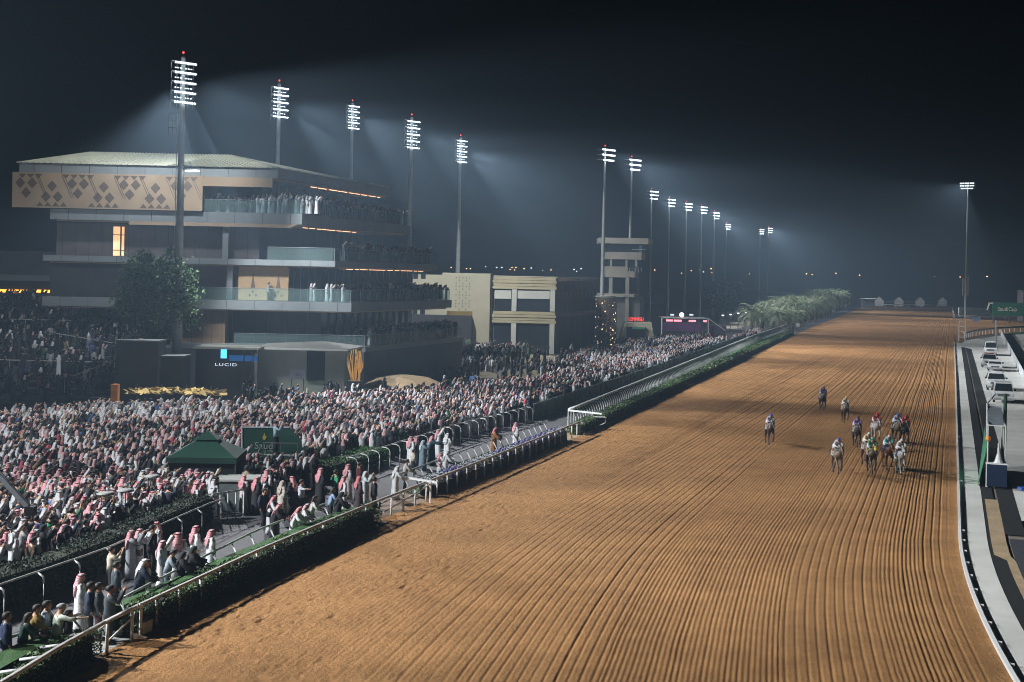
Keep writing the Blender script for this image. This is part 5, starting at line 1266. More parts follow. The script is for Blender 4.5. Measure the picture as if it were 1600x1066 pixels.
def ell(c, rx, ry, n=12, ph=0.0, wob=0.0):
    return [(c[0]+rx*(1+wob*math.sin(5*a+ph))*math.cos(a), c[1]+ry*(1+wob*math.sin(4*a+ph))*math.sin(a), c[2]) for a in [2*math.pi*k/n for k in range(n)]]
def sleeves(b, A, L, r=(.078,.066,.070), stop=1.0, n=8):
    for s, (el, wr) in ((1,A[0]),(-1,A[1])):
        e, w = Vector(el), Vector(wr); w = e.lerp(w, stop)
        b.tube([L((s*.10,0,1.43)), L((s*.185,0,1.425)), L(((s*.175+e.x)/2+s*.01,e.y/2,(1.425+e.z)/2)), L(el), L(w[:])], [r[0]*.9, r[0], r[0]*.98, r[1], r[2]], n)
def garment(kind, arms, lean=0, stride=0.0):
    key = (kind, arms, lean, stride)
    if key in HB: return HB[key]
    L = lean_fn(lean); A = ARMS[arms]; b = MB(); N = 14
    ring = lambda z, rx, ry, dy=0, w=0: [L(p) for p in ell((0,dy,z), rx, ry, N, z*9, w)]
    if kind == 'robe':
        b.loft([ring(.06,.235,.20,.01,.05), ring(.35,.215,.18,.01,.05), ring(.70,.20,.16,0,.03), ring(.98,.195,.15,0,.02), ring(1.15,.19,.14), ring(1.32,.205,.145), ring(1.42,.18,.12), ring(1.475,.09,.085), ring(1.52,.066,.066)]); sleeves(b, A, L, (.086,.078,.088), .97); mm = m_cloth
    elif kind == 'cloak':      # a long open cloak or black overgarment
        b.loft([ring(.05,.26,.23,.01,.07), ring(.40,.25,.20,.0,.05), ring(.8,.235,.18), ring(1.1,.225,.165), ring(1.32,.225,.155), ring(1.43,.19,.125), ring(1.49,.09,.085)]); sleeves(b, A, L, (.10,.10,.125), .9); mm = m_cloth
    elif kind == 'jacket':
        b.loft([ring(.80,.205,.155,0,.02), ring(.97,.20,.15), ring(1.13,.185,.14), ring(1.31,.21,.148), ring(1.42,.185,.122), ring(1.48,.088,.082), ring(1.515,.066,.066)]); sleeves(b, A, L, (.082,.068,.056), .97); mm = m_cloth
    elif kind == 'shirt':
        b.loft([ring(.92,.178,.135), ring(1.12,.172,.125,0,.02), ring(1.31,.192,.135), ring(1.42,.172,.112), ring(1.48,.08,.075), ring(1.505,.064,.064)]); sleeves(b, A, L, (.074,.060,.050), .45); mm = m_cloth
    elif kind == 'trousers':
        b.loft([ring(.80,.165,.13), ring(.94,.172,.132), ring(1.0,.165,.125)])
        for s in (-1,1):
            st = stride*s
            b.tube([(s*.08,0,.90),(s*.095,0,.84),(s*.10,.03+st*.5,.50),(s*.10,-.01+st,.09)], [.10,.105,.080,.068], 10)
            b.tube([(s*.105,-.04+st,.05),(s*.11,.10+st,.045),(s*.115,.19+st,.03)], [.048,.046,.03], 8)
        mm = m_plain
    elif kind == 'scarf':      # headcloth: dome, sides and the fall down the back
        rs = []
        for z, rx, ry, dy in ((1.765,.02,.02,.02),(1.755,.06,.066,.02),(1.715,.098,.108,.018),(1.65,.113,.120,.005),(1.58,.118,.118,-.015),(1.50,.135,.115,-.035),(1.42,.175,.11,-.055),(1.36,.19,.105,-.07)):
            r_ = []
            for k in range(N):
                a = 2*math.pi*k/N; x, y = rx*math.cos(a), ry*math.sin(a)
                if y > 0 and z < 1.70: y *= .50 if z < 1.6 else .62   # open at the face
                r_.append(L((x, y+dy+(.02*math.sin(3*a+z*20) if z < 1.5 else 0), z)))
            rs.append(r_)
        bk = [L((p[0]*.9, min(p[1],0)-.02, 1.18)) if False else p for p in rs[-1]]
        b.loft(rs, True)
        b.loft([[L((x,-.10,1.44)) for x in (-.17,-.06,.06,.17)]+[L((x,-.155,1.44)) for x in (.17,.06,-.06,-.17)], [L((x,-.13,1.25)) for x in (-.16,-.06,.06,.16)]+[L((x,-.172,1.25)) for x in (.16,.06,-.06,-.16)], [L((x*.6,-.14,1.08)) for x in (-.13,-.06,.06,.13)]+[L((x*.6,-.168,1.08)) for x in (.13,.06,-.06,-.13)]])
        mm = None
    elif kind == 'agal':
        for dz in (0,.022): b.lathe([(.100,0),(.114,.006),(.114,.018),(.100,.022)], 14, (0,0,0)); b.v = b.v
        b.v = [L((p[0], p[1]*1.08+.018, p[2]+1.700)) for p in b.v]; mm = m_agal
    elif kind in ('hair', 'long_hair', 'cap', 'hat'):
        top = ((1.762,.02,.022,.015),(1.752,.055,.062,.014),(1.715,.090,.103,.01),(1.66,.098,.106,-.004),(1.60,.092,.085,-.026))
        if kind == 'long_hair': top += ((1.50,.10,.06,-.05),(1.38,.115,.05,-.075),(1.28,.08,.035,-.085))
        rs = []
        for z, rx, ry, dy in top:
            rs.append([L((rx*math.cos(a), (ry*math.sin(a) if math.sin(a) < .2 or z > 1.70 else ry*math.sin(a)*.55)+dy, z)) for a in [2*math.pi*k/N for k in range(N)]])
        if kind == 'cap':
            rs = rs[:4]; b.loft([[L((x, y, 1.695)) for x, y in ((-.07,.09),(0,.11),(.07,.09))]+[L((x, y, 1.68)) for x, y in ((.06,.17),(0,.20),(-.06,.17))], [L((x, y, 1.685)) for x, y in ((-.07,.09),(0,.11),(.07,.09))]+[L((x, y, 1.67)) for x, y in ((.06,.17),(0,.20),(-.06,.17))]])
        if kind == 'hat': rs = rs[:3]; b.loft([[L((.24*math.cos(a)*k_, .26*math.sin(a)*k_+.015, zz)) for a in [2*math.pi*q/N for q in range(N)]] for k_, zz in ((.4,1.72),(1,1.695),(1,1.688),(.4,1.70))])
        b.loft(rs); mm = m_hair if kind in ('hair','long_hair') else m_plain
    elif kind == 'bands':
        for s in (-1,1): b.tube([L((s*.075,.125,1.0)), L((s*.08,.143,1.31)), L((s*.09,.04,1.46)), L((s*.06,-.135,1.31)), L((s*.03,-.14,1.0))], .014, 5)
        mm = m_agal
    me = b.mesh(kind, mm or m_cloth, True)
    bm_ = bmesh.new(); bm_.from_mesh(me); bmesh.ops.recalc_face_normals(bm_, faces=bm_.faces); bm_.to_mesh(me); bm_.free()
    if kind == 'scarf':
        me2 = me.copy(); me2.materials.clear(); me2.materials.append(m_check); HB[('scarf_check', arms, lean, stride)] = me2
    HB[key] = me; return me
WHITE = (.78,.79,.80); RED = (.50,.04,.07); NAVY = (.018,.024,.042); BLACK = (.012,.012,.014); GREY = (.17,.18,.19)
OUT_WORDS = {'thobe_red':'white robe and red checked headscarf','thobe_white':'white robe and white headscarf','suit':'dark suit','cloak':'black cloak','vest_red':'dark jacket over a white robe, red checked headscarf','casual':'shirt and trousers'}
def dress(t, outfit, arms, lean, stride, c1=None, c2=None, c3=None):
    """children of a person: clothing and hair"""
    def wear(kind, name, col, check=False):
        me = garment(kind, arms, lean, stride)
        if check: me = HB[('scarf_check', arms, lean, stride)]
        o = link(name, me, t); o.color = (*col, 1); return o
    if outfit in ('thobe_red','thobe_white'):
        wear('robe','robe', c1 or WHITE); wear('scarf','headscarf', c2 or (RED if outfit == 'thobe_red' else WHITE), outfit == 'thobe_red'); wear('agal','head_cord', BLACK)
    elif outfit == 'vest_red':
        wear('robe','robe', WHITE if not c3 else c3); wear('cloak' if c3 else 'jacket','jacket', c1 or NAVY); wear('scarf','headscarf', c2 or RED, True); wear('agal','head_cord', BLACK)
    elif outfit == 'vest_white':
        wear('robe','robe', WHITE); wear('cloak','cloak', c1 or NAVY); wear('scarf','headscarf', WHITE); wear('agal','head_cord', BLACK)
    elif outfit == 'cloak':
        wear('cloak','cloak', c1 or BLACK); wear('scarf','headscarf', c2 or BLACK)
    elif outfit == 'suit':
        wear('jacket','jacket', c1 or NAVY); wear('trousers','trousers', c2 or BLACK); wear('hair','hair', BLACK)
    elif outfit == 'casual':
        wear('shirt','shirt', c1 or GREY); wear('trousers','trousers', c2 or GREY); wear(c3 or 'hair', 'hair' if not c3 or 'hair' in c3 else c3, (.25,.25,.25))
def person(x, y, z, rz, outfit, arms='down', lean=0, stride=0.0, label=None, group=None, h=1.75, c1=None, c2=None, c3=None):
    o = link('person', body(arms, lean, stride)); o.location = (x,y,z); o.rotation_euler = (0,0,rz); k = h/1.765; o.scale = (k*(1.10+.12*rnd.random()),k*(1.06+.12*rnd.random()),k)
    tag(o, label, 'person', group); dress(o, outfit, arms, lean, stride, c1, c2, c3); return o
UP = HEAD-R(15)           # looking up the straight, a little towards the track
GW = 'people along the walkway rail'
def at_head(px, py, h, outfit, label, arms='down', rz=0, lean=0, stride=0.0, c1=None, c2=None, c3=None, z=0.0, group=GW):
    p = G(px, py, h+z); return person(p[0], p[1], z, UP+R(rz), outfit, arms, lean, stride, label, group, h, c1, c2, c3)
A = at_head
A(10,956,1.78,'suit','man in a navy jacket with a pale collar at the extreme bottom left corner','down',-30,c1=(.02,.03,.07))
A(36,957,1.66,'casual','woman with long blond hair and dark green top leaning on the short rail','rail',-30,10,c1=(.02,.06,.05),c2=BLACK,c3='long_hair')
COL.objects[-1] if False else None
A(54,944,1.76,'casual','man in an ochre yellow shirt between the blond woman and the man in braces','rail',-40,4,c1=(.24,.17,.05),c2=(.30,.25,.18))
o = A(73,938,1.80,'casual','man in a light blue shirt with dark braces','down',-45,c1=(.38,.48,.58),c2=(.03,.05,.10)); link('braces', garment('bands','down',0,0.0), o)
A(90,943,1.78,'casual','man in a pale green T-shirt and grey cap resting one arm on the rail','point',-25,6,c1=(.46,.50,.42),c2=(.25,.25,.22),c3='cap')
A(107,953,1.58,'casual','small dark-haired person in black between the grey cap and the tall white robe','down',-40,c1=BLACK,c2=BLACK)
A(126,896,1.86,'thobe_red','tall man in a long white robe with red checked headscarf at the near opening','down',-35)
A(141,909,1.80,'suit','man in a navy suit right beside the tall white-robed man','down',-40,c1=(.02,.03,.05))
A(154,910,1.78,'suit','man in a long grey-green jacket third from the near opening','down',-40,c1=(.06,.075,.08),c2=(.09,.05,.055))
A(172,914,1.80,'suit','man in a dark suit raising a phone, standing in the near opening','film',-40,c1=(.045,.055,.06),c2=(.015,.02,.03))
A(182,877,1.76,'suit','man in a charcoal suit seen from behind, just past the near opening','down',-30,c1=(.04,.05,.06))
A(174,853,1.72,'casual','person in a beige jacket behind the charcoal suit by the dark hedge','film',-30,c1=(.42,.38,.30),c2=BLACK)
A(205,828,1.80,'thobe_red','tall man in a long grey robe and red checked headscarf near the hedge end','film',-35,c1=(.20,.21,.23))
A(218,826,1.78,'vest_red','man in a grey-brown jacket and pink headscarf beside the grey robe','film',-35,c1=(.10,.085,.08),c2=(.42,.12,.14))
A(238,820,1.84,'suit','tall man in a black suit among robed men on the walkway','down',-10,c1=BLACK)
A(219,873,1.76,'vest_white','man in a navy cloak and long white headscarf leaning towards the strut rail','rail',-40,8,c1=NAVY)
A(229,874,1.70,'thobe_red','man in a white robe tucked behind the navy cloak at the strut rail','down',-30)
A(254,844,1.78,'thobe_red','man in a white robe adjusting his pink headscarf near the walkway rail','left_up',-60,c2=(.45,.10,.12))
A(262,857,1.70,'casual','person in a pale grey denim jacket crouching towards the rail','rail',-50,14,c1=(.20,.24,.28),c2=(.08,.10,.13))
A(278,832,1.78,'thobe_red','man in a white robe with pink headscarf turned half round to the left','cross',60)
A(281,862,1.62,'cloak','woman in black at the walkway rail below the half-turned man','rail',-40,8)
A(299,853,1.64,'cloak','woman in black with a dark headscarf beside the pair of white robes','rail',-50,6)
A(306,821,1.80,'thobe_red','left man of a pair in bright white robes and red headscarves at the walkway rail','down',-25)
A(330,827,1.78,'thobe_red','right man of a pair in bright white robes and red headscarves at the walkway rail','down',-30)
A(246,815,1.78,'thobe_red','man in a white robe facing the camera before the dark hedge','down',150)
A(381,742,1.78,'thobe_red','man in pale grey robe and wide pink headscarf beside the grey equipment box','cross',-10,c1=(.36,.33,.33))
A(401,745,1.76,'vest_red','man in a black cloak with pink headscarf next to the equipment box','down',-20,c1=BLACK,c3=WHITE)
A(413,763,1.78,'suit','man in a dark blue suit walking at the end of the dark hedge','down',-90,0,.14,c1=NAVY)
A(423,773,1.72,'vest_red','man bending with a pink headscarf over a dark jacket, behind the suited walker','rail',-60,12,c1=BLACK)
A(430,785,1.68,'vest_red','man in a black cloak and pale pink headscarf bowed beside the strut rail','rail',-60,14,c1=BLACK,c2=(.5,.08,.11),c3=WHITE)
A(441,751,1.70,'cloak','woman in a long beige coat and beige headscarf on the walkway','down',-20,c1=(.36,.33,.29),c2=(.33,.28,.24))
A(457,744,1.80,'vest_red','man in an open black cloak over white, white collar, in mid-walkway','down',100,c1=BLACK,c3=WHITE)
A(471,749,1.74,'casual','man in a white shirt stretching one arm out sideways','point',-70,c1=(.55,.58,.62),c2=(.05,.05,.06))
A(459,790,1.62,'thobe_red','man with a vivid red headscarf stooping low at the strut rail','rail',-60,18,c2=(.62,.02,.05))
A(471,786,1.62,'thobe_red','man in pale pink headscarf stooping beside the vivid red one','rail',-55,16,c2=(.42,.14,.17))
A(487,774,1.66,'casual','fair-haired person in a white top at the strut rail','rail',-50,10,c1=(.6,.58,.56),c2=BLACK,c3='long_hair')
A(501,731,1.86,'vest_red','big man in a wide black cloak seen from behind, pink headscarf','down',-20,c1=BLACK,c3=BLACK)
A(517,762,1.64,'casual','woman with blond hair in a blue patterned top near the rail','rail',-40,8,c1=(.22,.30,.45),c2=BLACK,c3='long_hair')
A(527,768,1.70,'cloak','person in black bending to the rail beside the blue patterned top','rail',-40,14)
A(524,734,1.74,'casual','person in a bright green jacket on the walkway','down',-20,c1=(.03,.20,.10),c2=BLACK)
A(537,744,1.74,'vest_red','man in a grey jacket and pink headscarf right of the bright green jacket','down',-30,c1=(.10,.11,.12))
A(544,725,1.76,'thobe_red','man in a dim white robe and pale pink headscarf behind the grey jacket','down',-20,c1=(.42,.38,.38))
A(561,744,1.76,'cloak','man in a dark brown cloak left of the patterned white robe','down',-30,c1=(.045,.03,.035),c2=(.35,.12,.13))
A(571,736,1.76,'cloak','person in a pale grey patterned robe with both arms out holding a phone','film',-60,c1=(.42,.46,.47),c2=(.42,.46,.47))
A(585,745,1.74,'suit','man in black between the patterned robe and the cross bar','down',-40,c1=BLACK)
A(562,722,1.74,'suit','man in a maroon jacket near the green hedge corner','down',-30,c1=(.09,.025,.03))
A(442,723,1.76,'vest_red','man in a dark jacket and pink checked headscarf below the camera platform','down',-20,c1=BLACK)
A(457,721,1.76,'vest_red','man in a dark cloak and brownish headscarf below the camera platform','down',-30,c1=BLACK,c2=(.28,.10,.10),c3=BLACK)
A(478,714,1.76,'vest_white','man in a black cloak with long white headscarf right of the camera platform','down',-20,c1=BLACK)
A(428,727,1.72,'thobe_red','man with a strong red and white striped headscarf left of the camera platform','down',-20,c2=(.55,.02,.04))
A(417,733,1.72,'vest_red','man in dark clothes at the corner of the camera platform','down',0,c1=BLACK)
A(463,712,1.70,'cloak','person under a rounded white hood right of the camera platform','down',-20,c1=(.45,.45,.45),c2=(.55,.56,.58))
A(618,728,1.70,'thobe_white','person in a pale robe behind the cross bar of the low rail','rail',-40,6,c1=(.5,.52,.52))
A(633,717,1.70,'casual','person in black and white at the start of the low strut rail','rail',-50,8,c1=(.45,.42,.38),c2=BLACK)
A(642,682,1.80,'thobe_red','left one of two tall men with wide pink headscarves at the hooked rail','down',-15)
A(651,682,1.80,'vest_red','right one of two tall men with wide pink headscarves at the hooked rail','cross',-15,c1=NAVY,c3=WHITE)
A(646,702,1.40,'casual','child in pale clothes before the two tall pink headscarves','down',-30,c1=(.5,.45,.36),c2=BLACK)
A(661,688,1.74,'cloak','woman in a blue-grey robe by the hooked rail','film',-40,c1=(.15,.21,.25),c2=(.35,.38,.40))
A(675,681,1.76,'vest_red','man in a dark teal cloak and pink headscarf pointing up the track','point',-40,c1=(.02,.05,.07),c3=WHITE)
A(685,671,1.80,'thobe_red','left one of two bright white robes hugging at the hooked rail','right_up',-40)
A(699,677,1.78,'thobe_white','right one of two bright white robes hugging at the hooked rail','cross',-20,c1=(.78,.78,.78))
A(687,707,1.45,'vest_red','child with a pink headscarf and red top below the hugging men','rail',-40,6,c1=(.30,.05,.08))
A(696,703,1.66,'thobe_white','person in white at the low strut rail below the hugging men','rail',-50,10)
A(772,668,1.78,'cloak','man in a caramel brown cloak and pink headscarf alone at the strut rail','rail',-60,6,c1=(.26,.12,.045),c2=(.42,.14,.15))
A(806,660,1.74,'thobe_red','white-robed man with pink headscarf alone near the far end of the strut rail','down',-30)
t_ = A(428,690,1.76,'casual','photographer in a light blue shirt standing on the camera platform','film',-60,c1=(.36,.50,.58),c2=BLACK,z=0.0)
t_.location = (VZ(430,700,68)[0], 68.2, 1.7); t_['group'] = 'people along the walkway rail'
# ------------------------------------------------------------------ the packed crowd
def in_poly(x, y, poly):
    c = np.zeros(len(x), bool); n = len(poly); j = n-1
    for i in range(n):
        xi, yi = poly[i]; xj, yj = poly[j]
        t = ((yi > y) != (yj > y)) & (x < (xj-xi)*(y-yi)/(yj-yi+1e-12)+xi); c ^= t; j = i
    return c
def scatter(poly, sp, g, jit=.42):
    xs = [p[0] for p in poly]; ys = [p[1] for p in poly]
    X_, Y_ = np.meshgrid(np.arange(min(xs), max(xs), sp), np.arange(min(ys), max(ys), sp)); X_ = X_+(np.arange(X_.shape[0])%2)[:,None]*sp*.5
    x = X_.ravel()+(g.random(X_.size)-.5)*2*jit*sp; y = Y_.ravel()+(g.random(X_.size)-.5)*2*jit*sp
    k = in_poly(x, y, poly) & (x > -.415*y-1.0); return np.stack([x[k], y[k]], 1)
g = np.random.default_rng(11)
front = [W(s, float(R3N(s))-(1.95 if s < -26.5 else .65))[:2] for s in list(np.arange(-58,-26,2))+[-26,-20,-14.6]] + [W(s, float(R3N(s))-2.2)[:2] for s in (-14.4,-7)] + [W(s, float(R3N(s))-.6)[:2] for s in list(np.arange(-6,200,6))]
back = [G(px,py,1.7)[:2] for px,py in ((1190,517),(1000,545),(850,583),(700,598),(560,608),(450,616),(350,623),(200,624),(0,640),(-60,650))]+[(-30,60),(-24,34)]
packed = scatter(front+back, .63, g)
# keep clear of the solid things standing in the crowd
def clear(P, boxes):
    k = np.ones(len(P), bool)
    for x0, x1, y0, y1 in boxes: k &= ~((P[:,0] > x0) & (P[:,0] < x1) & (P[:,1] > y0) & (P[:,1] < y1))
    return P[k]
gx, qx = gz.location.x, bn.location.x
solids = [(gx-1.95,gx+1.95,62.4,66.4),(qx-1.8,qx+2.6,69.5,70.6),(VZ(440,735,68)[0]-1.2,VZ(440,735,68)[0]+1.2,67.2,69.2),(VZ(368,760,60.5)[0]-1.3,VZ(368,760,60.5)[0]+1.4,60.0,62.3)]
packed = clear(packed, solids)
# thin it out where the photograph shows gaps (the front of the gazebo side, the lawn edge)
dpt = packed[:,1]
keep = (g.random(len(packed)) < .40+1.1*vnoise(packed[:,0]*.55, packed[:,1]*.35, 77)*(.6+.8*vnoise(packed[:,0]*.16, packed[:,1]*.12, 78))) & (g.random(len(packed)) < np.where(dpt < 66, .93, np.where(dpt > 106, .80, .97))); packed = packed[keep]
packed = packed[np.argsort(packed[:,1])]
# the nearest are people one by one
NEAR = 226
def shown(P): return P[:,0] > -.402*P[:,1]
vis = packed[shown(packed)]; near = vis[:NEAR]; rest = np.concatenate([vis[NEAR:], packed[~shown(packed)]])
ARM_W = {'down':'standing','film':'filming','right_up':'raising one arm','left_up':'raising one arm','both_up':'raising both arms','cross':'folding arms'}
def zone(x, y):
    if y > 60: return 'beside the green gazebo'
    px = 800+2000*x/y
    if y < 47: return 'behind the bottom left hedge'
    if px > 200: return 'behind the tall dark hedge'
    if 120 < px <= 200: return 'by the patio heaters'
    return 'at the left edge'
near_ph = []
for i, (x, y) in enumerate(near):
    u = g.random(); arms = ['down','film','right_up','left_up','both_up','cross'][int(np.searchsorted([.40,.66,.76,.86,.90,1.0], g.random()))]
    out = 'thobe_red' if u < .26 else 'thobe_white' if u < .40 else 'vest_red' if u < .55 else 'suit' if u < .76 else 'casual' if u < .93 else 'cloak'
    c1 = None; c2 = None; shade = ''
    if out == 'casual':
        nm, c1 = rnd.choice([('black',BLACK),('grey',GREY),('maroon',(.12,.02,.03)),('blue',(.05,.09,.22)),('white',(.55,.56,.58)),('green',(.02,.10,.05)),('tan',(.24,.18,.11))]); c2 = BLACK; words = nm+' shirt and dark trousers'
    elif out == 'suit':
        nm, c1 = rnd.choice([('black',BLACK),('navy',NAVY),('charcoal',(.05,.055,.06)),('brown',(.07,.045,.03))]); words = nm+' jacket'
    elif out.startswith('thobe'):
        nm, c1 = rnd.choice([('white',WHITE),('white',WHITE),('cream',(.55,.49,.38)),('grey',(.26,.27,.29))]); words = nm+' robe and '+('red' if out == 'thobe_red' else 'white')+' headscarf'
        if out == 'thobe_red': c2 = rnd.choice([RED, RED, (.40,.07,.11), (.48,.14,.18)])
    elif out == 'vest_red': c1 = rnd.choice([BLACK, NAVY, (.10,.08,.07)]); words = 'dark jacket and red headscarf'
    else: words = 'black cloak'
    if out == 'cloak': lab = 'woman in a %s %s' % (words, ARM_W[arms])
    else: lab = 'man in a %s %s' % (words, ARM_W[arms])
    lab = lab+' '+zone(x, y)
    who = person(x, y, 0, UP+R(-10)+g.normal()*R(34), out, arms, float(g.choice([0,0,5])), 0.0, lab, 'spectators in the packed crowd', 1.62+.24*g.random(), c1, c2)
    if arms == 'film' and i % 2 == 0: near_ph.append(who)
# phones held up
pb_ = MB(); pb_.box((0,0,0),(.08,.012,.16)); ps_ = MB(); ps_.box((0,-.0075,0),(.07,.003,.145))
pbm = pb_.mesh('body', m_black); psm = ps_.mesh('screen', mat('phone_screen', (.5,.6,.7), .3, .3, 30, emit=(.55,.7,.9), es=.9))
for who in near_ph:
    q = who.matrix_basis @ Vector((.02,.42,1.66)); o = empty('phone', q, who.rotation_euler.z, 'small lit phone held up by one of the spectators nearest the dark hedge', 'phone', 'phones held up in the crowd')
    link('body', pbm, o); link('screen', psm, o)
# one shirt number in the crowd
p = G(80,806,1.72); o = person(p[0], p[1], 0, R(20), 'casual', 'down', 0, 0.0, 'spectator in a bright green football shirt numbered 81 seen from behind', 'spectators in the packed crowd', 1.76, (.01,.22,.09), BLACK)
text_mesh('81', .30, .004, m_white, o, (0,-.150,1.24), (R(80),0,0), 'shirt_number')

# ---- everyone else, far too many to name: one light mesh
def low_person(arms, robe=True):
    """coarse figure: vertices, quads, part id (0 robe, 1 head cloth, 2 skin, 3 legs)"""
    V = []; F = []; Pp = []
    def ringloft(rings, pid, cap=True):
        o = len(V); n = len(rings[0])
        for r in rings: V.extend(r); Pp.extend([pid]*n)
        for i in range(len(rings)-1):
            for k in range(n): a = o+i*n+k; b_ = o+i*n+(k+1) % n; F.append((a,b_,b_+n,a+n))
        if cap:
            t = o+(len(rings)-1)*n
            for k in range(0, n-2, 2): F.append((t, t+k+1, t+k+2, t+(k+3) % n if k+3 < n else t))
    e = lambda z, rx, ry, dy=0, n=6: [(rx*math.cos(2*math.pi*k/n), ry*math.sin(2*math.pi*k/n)+dy, z) for k in range(n)]
    if robe: ringloft([e(.05,.22,.19), e(.6,.20,.16), e(1.0,.19,.15), e(1.32,.21,.15), e(1.44,.16,.11), e(1.5,.07,.07)], 0)
    else: ringloft([e(.82,.19,.15), e(1.05,.18,.14), e(1.32,.21,.15), e(1.44,.16,.11), e(1.5,.07,.07)], 0); ringloft([e(.05,.16,.11), e(.5,.17,.12), e(.9,.18,.14)], 3)
    ringloft([e(1.36,.17,.09,-.06) if robe else e(1.58,.10,.08,-.03), e(1.52,.13,.10,-.03) if robe else e(1.62,.10,.09,-.02), e(1.62,.115,.10,-.01), e(1.71,.095,.105,.01), e(1.765,.03,.03,.01)], 1)
    ringloft([e(1.52,.05,.05,.03), e(1.57,.075,.06,.055), e(1.64,.08,.06,.055), e(1.69,.06,.05,.05)], 2, False)
    for s, (el, wr) in ((1,ARMS[arms][0]),(-1,ARMS[arms][1])):
        pts = [Vector((s*.17,0,1.42)), Vector(el), Vector(wr), Vector(wr)+(Vector(wr)-Vector(el)).normalized()*.14]; rings = []
        for i, p in enumerate(pts):
            d = (pts[min(i+1,3)]-pts[max(i-1,0)]).normalized(); x = d.cross(Vector((0,1,.1))).normalized(); y_ = x.cross(d); r = (.08,.07,.07,.03)[i]
            rings.append([(p+x*r*a+y_*r*b_)[:] for a, b_ in ((1,1),(-1,1),(-1,-1),(1,-1))])
        ringloft(rings[:3], 0, False)
        w = [ [tuple(Vector(c).lerp(pts[2], .45)) for c in rings[2]], rings[3] ]; ringloft(w, 2)
    F2 = [f if len(set(f)) == 4 else (f[0],f[1],f[2],f[2]) for f in F]
    return np.array(V, float), np.array(F2), np.array(Pp)
LOW = {(a, r): low_person(a, r) for a in ('down','film','right_up','left_up','both_up','cross') for r in (True, False)}
class Crowd:
    def __init__(s): s.V = []; s.F = []; s.C = []; s.o = 0; s.n = 0
    def add(s, x, y, z, rz, mood, h=None):
        arms = ['down','film','right_up','left_up','both_up','cross'][int(np.searchsorted([.34,.60,.74,.86,.93,1.0], g.random()))]
        u = g.random(); dk = lambda: np.array([.012,.013,.016])*(1+2.5*g.random())
        wt = np.array([.74,.75,.77])*(.55+.5*g.random()); red = np.array([.50,.30,.30])*(.7+.55*g.random()) if g.random() < .93 else np.array([.40,.06,.09])
        odd = np.array([(.06,.10,.24),(.20,.13,.08),(.14,.03,.04),(.05,.12,.07),(.22,.22,.22),(.30,.25,.18)][g.integers(0,6)])
        pw, pr, pd = mood          # shares of white head, red head, (rest dark hair); and of dark robes
        if u < pr: head, robe, top = red, True, (dk() if g.random() < pd else wt)
        elif u < pr+pw: head, robe, top = wt*1.05, True, (dk() if g.random() < pd*.6 else wt)
        else:
            robe = g.random() < .45; head = dk()*.8; top = dk() if g.random() < .30+pd*.6 else (odd if g.random() < .7 else wt*.8)
        V, F, P = LOW[(arms, robe)]; k = (h or 1.50+.36*g.random()**.7)/1.765; c, sn = math.cos(rz), math.sin(rz)
        w_ = k*(1.05+.18*g.random())
        s.V.append(np.stack([x+(V[:,0]*c-V[:,1]*sn)*w_, y+(V[:,0]*sn+V[:,1]*c)*w_, z+V[:,2]*k], 1)); s.F.append(F+s.o); s.o += len(V); s.n += 1
        skin = np.array([.32,.19,.12])*(.6+.7*g.random()); leg = dk()
        pal = np.stack([top, head, skin, leg]); col = pal[P]*(.92+.16*g.random((len(P),1))); s.C.append(np.concatenate([col, np.ones((len(P),1))], 1))
cr_ = Crowd()
for x, y in rest:
    px = 800+2000*x/y
    mood = (.62,.12,.10) if (px < 360 and y > 84) else (.16,.38,.50) if y > 74 else (.16,.32,.55)
    if y > 150: mood = (.30,.42,.35)
    cr_.add(x, y, 0, UP+g.normal()*R(32), mood)
# looser groups on the lawn, the sand and the pale paving: many in black
def loose(poly, sp, keepf, mood, z=0.0, rzs=60, hh=None):
    P = scatter(poly, sp, g, .5); P = P[g.random(len(P)) < keepf]
    for x, y in P: cr_.add(x, y, z(x, y) if callable(z) else z, UP+g.normal()*R(rzs), mood, hh)
loose([(-20,103),(-12.5,112),(-9,118),(-15,121),(-24,111)], .9, .17, (.08,.04,.97))
loose([(-9,130),(-4,134),(-2,150),(-5,172),(-12,168),(-11,140)], 1.0, .20, (.22,.06,.9))
loose([(-11,118),(-4,124),(-1,132),(-6,131)], 1.3, .22, (.10,.06,.95))
loose([(-12,146),(-2,150),(2,186),(-14,196)], 1.0, .38, (.25,.08,.8))
loose([(-1,130),(6,142),(14,176),(16,186),(-1,186),(-2,150)], 1.6, .30, (.12,.06,.95))
loose([(4,138),(18,182),(24,190),(10,178)], .9, .6, (.38,.15,.6))
loose([(14,180),(36,228),(38,244),(20,206)], .9, .75, (.30,.30,.6))
loose([(12,196),(20,204),(32,226),(14,206)], 1.1, .7, (.2,.1,.9))
# terraces on the left: dim rows
loose([(-60,105),(-34,105),(-34.5,131),(-58,131)], .80, .55, (.10,.05,.88), lambda x, y: .2+5.6*math.floor(max(0,(y-104))/27*NT)/(NT-1), 25)
loose([(-56,131.3),(-43.5,131.3),(-43.5,134),(-56,134)], .75, .8, (.1,.05,.9), 7.2)
